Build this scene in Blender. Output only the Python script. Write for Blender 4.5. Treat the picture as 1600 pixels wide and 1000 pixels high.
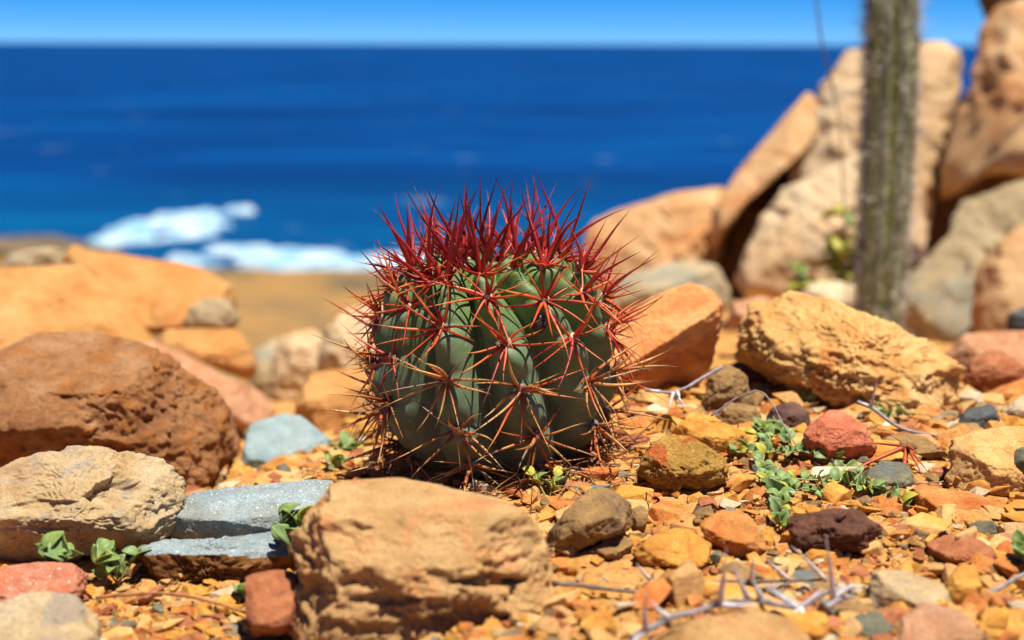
import bpy, bmesh, math, random
import numpy as np
from mathutils import Vector, Matrix, Quaternion

for _o in list(bpy.data.objects):
    bpy.data.objects.remove(_o, do_unlink=True)
scene = bpy.context.scene
COL = scene.collection
R = math.radians

# ------------------------------------------------------------------ camera
CAM_H = 0.30
LENS = 50.0
FPX = 1600.0 * LENS / 36.0
PITCH = math.atan((500 - 68) / FPX)
cd = bpy.data.cameras.new('camera')
cam = bpy.data.objects.new('camera', cd)
COL.objects.link(cam)
cd.lens = LENS
cd.sensor_width = 36.0
cd.clip_start = 0.02
cd.clip_end = 60000
cam.location = (0, 0, CAM_H)
cam.rotation_mode = 'QUATERNION'
cam.rotation_quaternion = (Quaternion((1, 0, 0), R(90) - PITCH) @ Quaternion((0, 0, 1), R(0.18)))
cd.dof.use_dof = True
cd.dof.focus_distance = 0.985
cd.dof.aperture_fstop = 4.3
cd.dof.aperture_blades = 7
scene.camera = cam
CAMROT = np.array(cam.rotation_quaternion.to_matrix())

# ------------------------------------------------------------------ world, sun, exposure
SUN = Vector((0.20, -0.17, 0.97)).normalized()          # direction towards the sun
world = bpy.data.worlds.new('World')
scene.world = world
world.use_nodes = True
wn, wl = world.node_tree.nodes, world.node_tree.links
wn.clear()
sky = wn.new('ShaderNodeTexSky')
sky.sky_type = 'NISHITA'
sky.sun_disc = False
sky.sun_elevation = math.asin(SUN.z)
sky.sun_rotation = math.atan2(SUN.x, SUN.y)
sky.altitude = 0
sky.air_density = 0.3
sky.dust_density = 0.0
sky.ozone_density = 10.0
hsv = wn.new('ShaderNodeHueSaturation')
hsv.inputs['Saturation'].default_value = 1.30
bg = wn.new('ShaderNodeBackground')
bg.inputs['Strength'].default_value = 0.078
wo = wn.new('ShaderNodeOutputWorld')
wl.new(sky.outputs[0], hsv.inputs['Color'])
wl.new(hsv.outputs[0], bg.inputs['Color'])
wl.new(bg.outputs[0], wo.inputs[0])
sd = bpy.data.lights.new('sun', 'SUN')
sd.energy = 5.0
sd.angle = R(0.53)
sd.color = (1.0, 0.94, 0.84)
sun = bpy.data.objects.new('sun', sd)
COL.objects.link(sun)
sun.rotation_mode = 'QUATERNION'
sun.rotation_quaternion = SUN.to_track_quat('Z', 'Y')
vs = scene.view_settings
vs.view_transform = 'Standard'
vs.look = 'None'
vs.exposure = 0.80
vs.gamma = 1.0
vs.use_curve_mapping = False
scene.cycles.use_denoising = True
scene.cycles.max_bounces = 6

# ------------------------------------------------------------------ helpers: pixels, noise, meshes
def ray(px, py):
    d = CAMROT @ np.array([(px - 800) / FPX, -(py - 500) / FPX, -1.0])
    return d / np.linalg.norm(d)

def at(px, py, Y):
    d = ray(px, py)
    return np.array([0, 0, CAM_H]) + d * (Y / d[1])

def smooth(x, a, b):
    t = np.clip((np.asarray(x, float) - a) / (b - a), 0, 1)
    return t * t * (3 - 2 * t)

def _hash(i, j, k, seed):
    h = (i * 374761393 + j * 668265263 + k * 2147483647 + seed * 1274126177) & 0xffffffff
    h = ((h ^ (h >> 13)) * 1274126177) & 0xffffffff
    h = h ^ (h >> 16)
    return h

def noise3(p, seed=0):
    """gradient noise, about -1..1, p is (n,3)"""
    p = np.asarray(p, float)
    i0 = np.floor(p).astype(np.int64)
    f = p - i0
    w = f * f * f * (f * (f * 6 - 15) + 10)
    out = np.zeros(len(p))
    for dx in (0, 1):
        for dy in (0, 1):
            for dz in (0, 1):
                h = _hash(i0[:, 0] + dx, i0[:, 1] + dy, i0[:, 2] + dz, seed)
                gx = (h & 1023) / 511.5 - 1
                gy = ((h >> 10) & 1023) / 511.5 - 1
                gz = ((h >> 20) & 1023) / 511.5 - 1
                g = gx * (f[:, 0] - dx) + gy * (f[:, 1] - dy) + gz * (f[:, 2] - dz)
                wt = (w[:, 0] if dx else 1 - w[:, 0]) * (w[:, 1] if dy else 1 - w[:, 1]) * (w[:, 2] if dz else 1 - w[:, 2])
                out += g * wt
    return out * 1.3

def fbm(p, oct=4, seed=0, gain=0.5):
    a, s, r = 1.0, 1.0, 0.0
    for o in range(oct):
        r = r + a * noise3(p * s, seed + o * 17)
        a *= gain
        s *= 2.03
    return r

def ridged(p, oct=4, seed=0):
    a, s, r = 1.0, 1.0, 0.0
    for o in range(oct):
        r = r + a * (1 - 2 * np.abs(noise3(p * s, seed + o * 31)))
        a *= 0.5
        s *= 2.1
    return r

def mesh_np(name, V, F, smooth_shade=True):
    me = bpy.data.meshes.new(name)
    V = np.asarray(V, np.float32)
    F = np.asarray(F, np.int32)
    k = F.shape[1]
    me.vertices.add(len(V))
    me.vertices.foreach_set('co', V.ravel())
    me.loops.add(F.size)
    me.loops.foreach_set('vertex_index', F.ravel())
    me.polygons.add(len(F))
    me.polygons.foreach_set('loop_start', np.arange(0, F.size, k, dtype=np.int32))
    me.polygons.foreach_set('loop_total', np.full(len(F), k, np.int32))
    me.polygons.foreach_set('use_smooth', np.full(len(F), smooth_shade, bool))
    me.update()
    me.validate()
    return me

def link(name, me, mat=None, parent=None, loc=None, mat_on_object=False):
    o = bpy.data.objects.new(name, me)
    COL.objects.link(o)
    if mat is not None and me is not None:
        if mat_on_object:
            if not me.materials:
                me.materials.append(None)
            o.material_slots[0].link = 'OBJECT'
            o.material_slots[0].material = mat
        elif not me.materials:
            me.materials.append(mat)
    if parent is not None:
        o.parent = parent
    if loc is not None:
        o.location = loc
    return o

def tag(o, label, cat, group=None):
    o['label'] = label
    o['category'] = cat
    if group:
        o['group'] = group
    return o

def empty(name, loc):
    o = bpy.data.objects.new(name, None)
    o.empty_display_size = 0.02
    COL.objects.link(o)
    o.location = loc
    return o

_ico = {}
def ico(sub):
    if sub not in _ico:
        bm = bmesh.new()
        bmesh.ops.create_icosphere(bm, subdivisions=sub, radius=1.0)
        bm.verts.ensure_lookup_table()
        V = np.array([v.co[:] for v in bm.verts])
        F = np.array([[v.index for v in f.verts] for f in bm.faces])
        bm.free()
        V /= np.linalg.norm(V, axis=1)[:, None]
        _ico[sub] = (V, F)
    return _ico[sub]

def hexc(h, k=1.0):
    h = h.lstrip('#')
    c = [int(h[i:i + 2], 16) / 255 for i in (0, 2, 4)]
    c = [(x / 12.92 if x <= 0.04045 else ((x + 0.055) / 1.055) ** 2.4) * k for x in c]
    return (c[0], c[1], c[2], 1)

# ------------------------------------------------------------------ materials
class NT:
    def __init__(self, name):
        self.m = bpy.data.materials.new(name)
        self.m.use_nodes = True
        self.n = self.m.node_tree.nodes
        self.l = self.m.node_tree.links
        self.b = self.n['Principled BSDF']
    def node(self, t, **kw):
        x = self.n.new(t)
        for k, v in kw.items():
            setattr(x, k, v)
        return x
    def lk(self, a, b):
        self.l.new(a, b)
    def noise(self, vec, scale, detail=6, rough=0.6, dist=0.0):
        x = self.node('ShaderNodeTexNoise')
        x.inputs['Scale'].default_value = scale
        x.inputs['Detail'].default_value = detail
        x.inputs['Roughness'].default_value = rough
        x.inputs['Distortion'].default_value = dist
        self.lk(vec, x.inputs['Vector'])
        return x.outputs['Fac']
    def ramp(self, fac, stops):
        x = self.node('ShaderNodeValToRGB')
        e = x.color_ramp.elements
        while len(e) < len(stops):
            e.new(0.5)
        for el, (p, c) in zip(e, stops):
            el.position = p
            el.color = c if len(c) == 4 else (*c, 1)
        self.lk(fac, x.inputs[0])
        return x.outputs[0]
    def mix(self, fac, a, b, mode='MIX'):
        x = self.node('ShaderNodeMix', data_type='RGBA', blend_type=mode)
        for s, v in ((0, fac), (6, a), (7, b)):
            if isinstance(v, (int, float)):
                x.inputs[s].default_value = v
            elif isinstance(v, tuple):
                x.inputs[s].default_value = v
            else:
                self.lk(v, x.inputs[s])
        return x.outputs[2]
    def math(self, op, a, b=None):
        x = self.node('ShaderNodeMath', operation=op)
        for s, v in ((0, a), (1, b)):
            if v is None:
                continue
            if isinstance(v, (int, float)):
                x.inputs[s].default_value = v
            else:
                self.lk(v, x.inputs[s])
        return x.outputs[0]
    def coords(self, jitter=True):
        tc = self.node('ShaderNodeTexCoord')
        if not jitter:
            return tc.outputs['Object']
        oi = self.node('ShaderNodeObjectInfo')
        mu = self.node('ShaderNodeVectorMath', operation='SCALE')
        mu.inputs[0].default_value = (37.0, 91.0, 53.0)
        self.lk(oi.outputs['Random'], mu.inputs['Scale'])
        ad = self.node('ShaderNodeVectorMath', operation='ADD')
        self.lk(tc.outputs['Object'], ad.inputs[0])
        self.lk(mu.outputs[0], ad.inputs[1])
        return ad.outputs[0]
    def bump(self, h, strength, dist, prev=None):
        x = self.node('ShaderNodeBump')
        x.inputs['Strength'].default_value = strength
        x.inputs['Distance'].default_value = dist
        self.lk(h, x.inputs['Height'])
        if prev is not None:
            self.lk(prev, x.inputs['Normal'])
        return x.outputs[0]

def black(t=0.0):
    return (t, t, t, 1)

def rock_mat(name, c1, c2, c3, stain, size=0.1, grain=1.0, stain_amt=0.5, rough=0.85, speck=None, bump=1.0, spec=0.25):
    """c1..c3 body colours, stain = iron/lichen patches; size = rough size of the stone in metres"""
    t = NT(name)
    v = t.coords()
    s = 1.0 / size
    n1 = t.noise(v, 1.7 * s, 6, 0.62, 0.6)
    n2 = t.noise(v, 5.5 * s, 8, 0.68, 0.3)
    n3 = t.noise(v, 2.6 * s, 5, 0.6, 1.2)
    body = t.ramp(n1, [(0.34, c1), (0.5, c2), (0.66, c3)])
    n2c = t.ramp(n2, [(0.30, black(0)), (0.70, black(1))])
    body = t.mix(0.75, body, t.mix(n2c, t.mix(1.0, body, (0.62, 0.52, 0.44, 1), 'MULTIPLY'), t.mix(0.7, body, c3)))
    st = t.ramp(n3, [(0.52 , black(0)), (0.62, black(1))])
    body = t.mix(t.math('MULTIPLY', st, stain_amt), body, stain)
    g = t.noise(v, 650, 4, 0.75)
    gr = t.ramp(g, [(0.33, (0.42, 0.38, 0.36)), (0.45, (1, 1, 1)), (0.66, (1.35, 1.3, 1.22))])
    body = t.mix(0.55 * grain, body, gr, 'MULTIPLY')
    pits = t.node('ShaderNodeTexVoronoi')
    pits.inputs['Scale'].default_value = 210
    t.lk(v, pits.inputs['Vector'])
    if speck:
        sp = t.ramp(t.noise(v, 420, 2, 0.5), [(0.66, black(0)), (0.70, black(1))])
        body = t.mix(sp, body, speck)
    t.lk(body, t.b.inputs['Base Color'])
    t.b.inputs['Roughness'].default_value = rough
    t.b.inputs['Specular IOR Level'].default_value = spec
    h1 = t.noise(v, 60, 8, 0.72, 0.4)
    b1 = t.bump(h1, 0.9 * bump, min(0.009, 0.06 * size))
    b2 = t.bump(t.noise(v, 420, 6, 0.75), 0.9 * bump, 0.0018, b1)
    pr = t.ramp(pits.outputs['Distance'], [(0.0, black(0)), (0.35, black(1))])
    b3 = t.bump(pr, 0.25 * bump, 0.001, b2)
    t.lk(b3, t.b.inputs['Normal'])
    return t.m

H = hexc
MAT = {}
MAT['front']  = rock_mat('sandstone_tan_orange', H('c08a50'), H('d3a76a'), H('dcb680'), H('d08c58'), 0.12, stain_amt=0.7)
MAT['tan']    = rock_mat('limestone_tan', H('c49a60'), H('d4b682'), H('dcc8a4'), H('a89c8c'), 0.12, stain_amt=0.7)
MAT['brown']  = rock_mat('rust_brown_stone', H('8a5228'), H('ac7440'), H('c4966c'), H('b06a28'), 0.12, stain_amt=0.6, bump=1.2)
MAT['orange'] = rock_mat('orange_stone', H('bd6a28'), H('d0803a'), H('d99a58'), H('b0552a'), 0.09, stain_amt=0.5)
MAT['peach']  = rock_mat('peach_orange_stone', H('c87a40'), H('d69052'), H('dea66c'), H('c47038'), 0.1, stain_amt=0.4, bump=0.6)
MAT['ochre']  = rock_mat('ochre_stone', H('bb7a26'), H('d2943a'), H('dcaa58'), H('a8662c'), 0.06, stain_amt=0.5)
MAT['gold']   = rock_mat('golden_slab', H('d4984a'), H('e4b264'), H('ecc68a'), H('d88440'), 0.14, stain_amt=0.6, bump=0.9)
MAT['red']    = rock_mat('brick_red_stone', H('c0644a'), H('d07c5a'), H('d8906c'), H('b45634'), 0.06, stain_amt=0.5)
MAT['rubble'] = rock_mat('crumbly_ochre_red_stone', H('9c7630'), H('bd9040'), H('d0a654'), H('c05a28'), 0.07, stain_amt=0.9, speck=H('e0c070'), bump=1.5)
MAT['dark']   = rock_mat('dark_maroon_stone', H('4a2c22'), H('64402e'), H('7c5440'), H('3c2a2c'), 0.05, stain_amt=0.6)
MAT['umber']  = rock_mat('umber_grey_stone', H('7a6240'), H('98784a'), H('b08e5c'), H('6c564a'), 0.06, stain_amt=0.6)
MAT['rustred']= rock_mat('rust_red_stone', H('94502e'), H('ac6842'), H('bd8058'), H('7a4430'), 0.05, stain_amt=0.6)
MAT['crust']  = rock_mat('brown_crust', H('70441f'), H('8e5c2c'), H('a87a44'), H('80502c'), 0.05, stain_amt=0.6, bump=1.5)
MAT['rosy']   = rock_mat('rosy_stone', H('b4664a'), H('c88062'), H('d89c80'), H('c05c38'), 0.05, stain_amt=0.5, speck=H('e8c8b0'))
MAT['slate']  = rock_mat('blue_grey_slate', H('76878e'), H('8a9aa0'), H('9cabb0'), H('9a8f78'), 0.12, stain_amt=0.25, speck=H('c8d0d0'), bump=0.6, grain=1.6)
MAT['teal']   = rock_mat('teal_grey_slate', H('66828a'), H('7e999f'), H('96a8aa'), H('86929a'), 0.1, stain_amt=0.4, bump=0.5)
MAT['grey']   = rock_mat('grey_green_stone', H('5e6050'), H('74745f'), H('8a8670'), H('5a6470'), 0.05, stain_amt=0.5)
MAT['bluegrey'] = rock_mat('dark_blue_grey_stone', H('444a4e'), H('565c60'), H('6a6e6c'), H('3c4248'), 0.05, stain_amt=0.5)
MAT['purple'] = rock_mat('purple_brown_stone', H('4c3430'), H('64463e'), H('7a5a4e'), H('4a3a40'), 0.05, stain_amt=0.5)
MAT['pale']   = rock_mat('pale_cream_stone', H('c8b08a'), H('d8c4a0'), H('e0d0b4'), H('c09868'), 0.08, stain_amt=0.4)
MAT['pink']   = rock_mat('pinkish_stone', H('b88058'), H('c8946c'), H('d2a684'), H('b06c44'), 0.08, stain_amt=0.4)
MAT['cliff']  = rock_mat('pale_tan_boulder', H('c69e6c'), H('dab88a'), H('e2caa4'), H('b4a890'), 0.9, stain_amt=0.6)
MAT['cliffor']= rock_mat('orange_tan_boulder', H('c48a50'), H('d2a470'), H('dcbc90'), H('c8844c'), 0.6, stain_amt=0.6)
MAT['cliffgr']= rock_mat('grey_tan_boulder', H('a8946c'), H('bca880'), H('c8b694'), H('8e9084'), 0.6, stain_amt=0.7)
MAT['cliffshade']= rock_mat('boulder_painted_shade', H('5a4028'), H('6e5032'), H('846444'), H('4a3a2c'), 0.5, stain_amt=0.5)  # dark body colour standing in for shade on the capstone and in clefts
MAT['headland'] = rock_mat('dark_wet_shore_rock', H('4a4034'), H('5f5242'), H('7a6a52'), H('3c3830'), 8.0, stain_amt=0.6)
MAT['farorange'] = rock_mat('warm_orange_boulder', H('cc8438'), H('d99c54'), H('dfb478'), H('cf8444'), 0.35, stain_amt=0.6)

# ------------------------------------------------------------------ terrain
CX, CY = (772 - 800) / FPX * 1.03, 1.03          # the barrel cactus stands here
SEA_Z = -10.0
def h_base(x, y):
    x = np.asarray(x, float); y = np.asarray(y, float)
    left = smooth(-x, 0.02, 0.32)
    z = -0.22 * np.clip(y - 0.95, 0, None) * left - 0.17 * np.clip(y - 1.2, 0, None) * (1 - left)
    z = z - 0.007 * (1 - smooth(y, 1.5, 2.5)) - 0.028 * smooth(-x, 0.0, 0.13) * (1 - smooth(y, 1.5, 2.5))
    z = z - 0.008 * smooth(x, 0.15, 0.4) * smooth(y, 1.0, 1.2)
    yd = 3.2 + 2.6 * smooth(x / np.maximum(y, 0.3), -0.05, 0.15)
    t = smooth(y, yd, yd + 22)
    z = z * (1 - t) + (SEA_Z + 0.35) * t
    shore = 64.5 - 0.70 * np.clip(x + 14, None, 0) - 0.05 * np.clip(x + 14, 0, None)
    z = z - 1.6 * smooth(y, shore - 3.0, shore + 9)
    return z

def h_at(x, y):
    x = np.atleast_1d(np.asarray(x, float)); y = np.atleast_1d(np.asarray(y, float))
    p = np.stack([x, y, np.zeros_like(x)], 1)
    z = h_base(x, y)
    near = 1 - smooth(y, 3, 8)
    z = z + near * (0.006 * fbm(p * 9, 3, 3) + 0.0035 * fbm(p * 55, 3, 9) + 0.0016 * ridged(p * 170, 2, 5))
    far = smooth(y, 6, 25)
    z = z + far * 0.18 * fbm(p * 0.35, 4, 13)
    return z

def h1(x, y):
    return float(h_at([x], [y])[0])

def ground_hit(px, py):
    d = ray(px, py)
    Y = np.linspace(0.45, 4.0, 700)
    pts = np.array([0, 0, CAM_H])[None] + d[None] * (Y / d[1])[:, None]
    g = pts[:, 2] - h_base(pts[:, 0], pts[:, 1])
    i = np.argmax(g < 0) if (g < 0).any() else len(Y) - 1
    return pts[i]

def build_ground():
    Ys = np.concatenate([np.linspace(-6, 0.45, 20, endpoint=False), np.linspace(0.45, 0.68, 40, endpoint=False),
                         np.linspace(0.68, 1.45, 300, endpoint=False),
                         np.geomspace(1.45, 110, 200)])
    U = np.linspace(-1, 1, 330)
    X = np.sign(U) * np.abs(U) ** 1.15
    half = np.where(Ys < 0.45, 3.0, 0.45 + 0.55 * np.clip(Ys, 0, None))
    half = np.where(Ys > 3, half + (Ys - 3) * 0.8, half)
    half = np.where(Ys < 0.45, 0.70 + (0.45 - Ys) * 1.2, half)
    xx = X[None] * half[:, None]
    yy = np.repeat(Ys[:, None], len(U), 1)
    zz = h_at(xx.ravel(), yy.ravel())
    V = np.stack([xx.ravel(), yy.ravel(), zz], 1)
    n, m = len(Ys), len(U)
    i = np.arange(n - 1)[:, None] * m + np.arange(m - 1)[None]
    F = np.stack([i, i + 1, i + m + 1, i + m], -1).reshape(-1, 4)
    t = NT('dry_orange_soil')
    tc = t.node('ShaderNodeTexCoord').outputs['Object']
    a = t.ramp(t.noise(tc, 14, 8, 0.68, 0.5), [(0.32, H('9c6630')), (0.45, H('bb8444')), (0.57, H('ca9a5c')), (0.70, H('b87440'))])
    b = t.ramp(t.noise(tc, 160, 6, 0.75), [(0.32, (0.42, 0.34, 0.28)), (0.5, (1, 1, 1)), (0.68, (1.2, 1.15, 1.05))])
    near = t.mix(0.8, a, b, 'MULTIPLY')
    far = t.ramp(t.noise(tc, 0.16, 6, 0.62, 0.6), [(0.36, H('544c3c')), (0.46, H('745e3c')), (0.54, H('947040')), (0.66, H('6e5c42'))])
    sx = t.node('ShaderNodeSeparateXYZ')
    t.lk(tc, sx.inputs[0])
    mr = t.node('ShaderNodeMapRange')
    mr.inputs[1].default_value = 5
    mr.inputs[2].default_value = 14
    t.lk(sx.outputs['Y'], mr.inputs[0])
    t.lk(t.mix(mr.outputs[0], near, far), t.b.inputs['Base Color'])
    t.b.inputs['Roughness'].default_value = 0.95
    t.b.inputs['Specular IOR Level'].default_value = 0.15
    b1 = t.bump(t.noise(tc, 120, 8, 0.75), 0.8, 0.004)
    b2 = t.bump(t.noise(tc, 600, 5, 0.75), 0.7, 0.0012, b1)
    t.lk(b2, t.b.inputs['Normal'])
    o = link('ground', mesh_np('ground', V, F), t.m)
    o['kind'] = 'structure'
build_ground()

# ------------------------------------------------------------------ sea
def build_sea():
    Ys = np.concatenate([np.linspace(40, 160, 260, endpoint=False), np.geomspace(160, 40000, 120)])
    U = np.linspace(-1, 1, 260)
    half = 30 + Ys * 0.9
    xx = U[None] * half[:, None]
    yy = np.repeat(Ys[:, None], len(U), 1)
    p = np.stack([xx.ravel() * 0.35, yy.ravel(), np.zeros(xx.size)], 1)
    fade = 1 - smooth(yy.ravel(), 200, 900)
    zz = SEA_Z + fade * (0.28 * noise3(p * 0.10, 4) + 0.14 * noise3(p * 0.31, 5) + 0.05 * noise3(p * 0.9, 6))
    V = np.stack([xx.ravel(), yy.ravel(), zz], 1)
    n, m = len(Ys), len(U)
    i = np.arange(n - 1)[:, None] * m + np.arange(m - 1)[None]
    F = np.stack([i, i + 1, i + m + 1, i + m], -1).reshape(-1, 4)
    t = NT('deep_blue_sea')
    tc = t.node('ShaderNodeTexCoord').outputs['Object']
    mp = t.node('ShaderNodeMapping')
    mp.inputs['Scale'].default_value = (0.4, 1.0, 1.0)
    t.lk(tc, mp.inputs[0])
    v = mp.outputs[0]
    sx = t.node('ShaderNodeSeparateXYZ')
    t.lk(tc, sx.inputs[0])
    mr = t.node('ShaderNodeMapRange')
    mr.interpolation_type = 'SMOOTHSTEP'
    mr.inputs[1].default_value = 64
    mr.inputs[2].default_value = 120
    t.lk(sx.outputs['Y'], mr.inputs[0])
    deep = t.ramp(t.noise(v, 0.05, 7, 0.68, 0.4), [(0.38, (0.000, 0.024, 0.112, 1)), (0.5, (0.000, 0.034, 0.150, 1)), (0.66, (0.000, 0.056, 0.205, 1))])
    shal = t.ramp(t.noise(v, 0.12, 5, 0.6), [(0.35, (0.000, 0.045, 0.150, 1)), (0.65, (0.000, 0.080, 0.20, 1))])
    c = t.mix(mr.outputs[0], shal, deep)
    caps = t.ramp(t.noise(tc, 0.14, 5, 0.55, 0.8), [(0.66, black(0)), (0.76, black(1))])
    c = t.mix(t.math('MULTIPLY', caps, 0.16), c, (0.55, 0.68, 0.75, 1))
    t.lk(c, t.b.inputs['Base Color'])
    t.b.inputs['Roughness'].default_value = 0.55
    t.b.inputs['Specular IOR Level'].default_value = 0.07
    t.lk(t.bump(t.noise(v, 0.8, 6, 0.6), 0.6, 0.6), t.b.inputs['Normal'])
    o = link('sea_water', mesh_np('sea_water', V, F), t.m)
    o['kind'] = 'structure'
build_sea()

def sea_pt(px, py):
    d = ray(px, py)
    return np.array([0, 0, CAM_H]) + d * ((SEA_Z - CAM_H) / d[2])

def in_poly(x, y, poly):
    c = np.zeros(len(x), bool)
    n = len(poly)
    for i in range(n):
        x1, y1 = poly[i]; x2, y2 = poly[(i + 1) % n]
        c ^= ((y1 > y) != (y2 > y)) & (x < (x2 - x1) * (y - y1) / (y2 - y1 + 1e-12) + x1)
    return c

tf = NT('white_surf_foam')
tcf = tf.node('ShaderNodeTexCoord').outputs['Object']
tf.lk(tf.ramp(tf.noise(tcf, 0.7, 6, 0.65), [(0.38, (0.12, 0.32, 0.46, 1)), (0.60, (0.46, 0.55, 0.61, 1))]), tf.b.inputs['Base Color'])
tf.b.inputs['Roughness'].default_value = 0.8
def breaker(poly_px, label, hgt, seed):
    poly = [tuple(sea_pt(*p)[:2]) for p in poly_px]
    xs = np.array([p[0] for p in poly]); ys = np.array([p[1] for p in poly])
    st = 0.22
    gx = np.arange(xs.min() - 1, xs.max() + 1, st); gy = np.arange(ys.min() - 1, ys.max() + 1, st)
    X, Y = np.meshgrid(gx, gy)
    q = np.stack([X.ravel(), Y.ravel(), np.zeros(X.size)], 1)
    xw = X.ravel() + 1.5 * fbm(q * 0.35, 4, seed); yw = Y.ravel() + 1.6 * fbm(q * 0.5, 3, seed + 5)
    ins = in_poly(xw, yw, poly) & (fbm(q * np.array([0.22, 0.8, 1]), 4, seed + 2) > -0.04)
    z = SEA_Z + 0.25 + hgt * (0.55 + 0.45 * fbm(q * 0.45, 4, seed + 9))
    edge = ins.reshape(X.shape).astype(float)
    for _ in range(6):
        e2 = edge.copy()
        e2[1:-1, 1:-1] = (edge[1:-1, 1:-1] + edge[:-2, 1:-1] + edge[2:, 1:-1] + edge[1:-1, :-2] + edge[1:-1, 2:]) / 5
        edge = e2
    w = smooth(edge.ravel(), 0.25, 1.0)
    z = (SEA_Z - 0.3) * (1 - w) + z * w
    idx = np.arange(X.size).reshape(X.shape)
    F = np.stack([idx[:-1, :-1], idx[:-1, 1:], idx[1:, 1:], idx[1:, :-1]], -1).reshape(-1, 4)
    keep = edge.ravel()[F].max(1) > 0.2
    F = F[keep]
    used, inv = np.unique(F, return_inverse=True)
    V = np.stack([X.ravel(), Y.ravel(), z], 1)[used]
    c = np.array([V[:, 0].mean(), V[:, 1].mean(), SEA_Z])
    o = link('breaking_wave', mesh_np('breaking_wave', V - c, inv.reshape(F.shape)), tf.m, loc=c)
    tag(o, label, 'wave')
breaker([(128, 380), (170, 360), (250, 344), (330, 330), (350, 326), (388, 326), (394, 342), (360, 360), (310, 370), (270, 378), (215, 388), (150, 388)],
        'white foaming breaker rolling in offshore, its crest slanting', 0.25, 3)
breaker([(262, 402), (285, 393), (400, 390), (520, 394), (640, 402), (760, 405), (930, 405), (930, 426), (700, 426), (560, 424), (430, 421), (330, 414), (280, 409)],
        'long low line of white surf washing onto the brown beach', 0.2, 11)

# ------------------------------------------------------------------ rocks
def norm(v):
    v = np.asarray(v, float)
    return v / np.linalg.norm(v)

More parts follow.
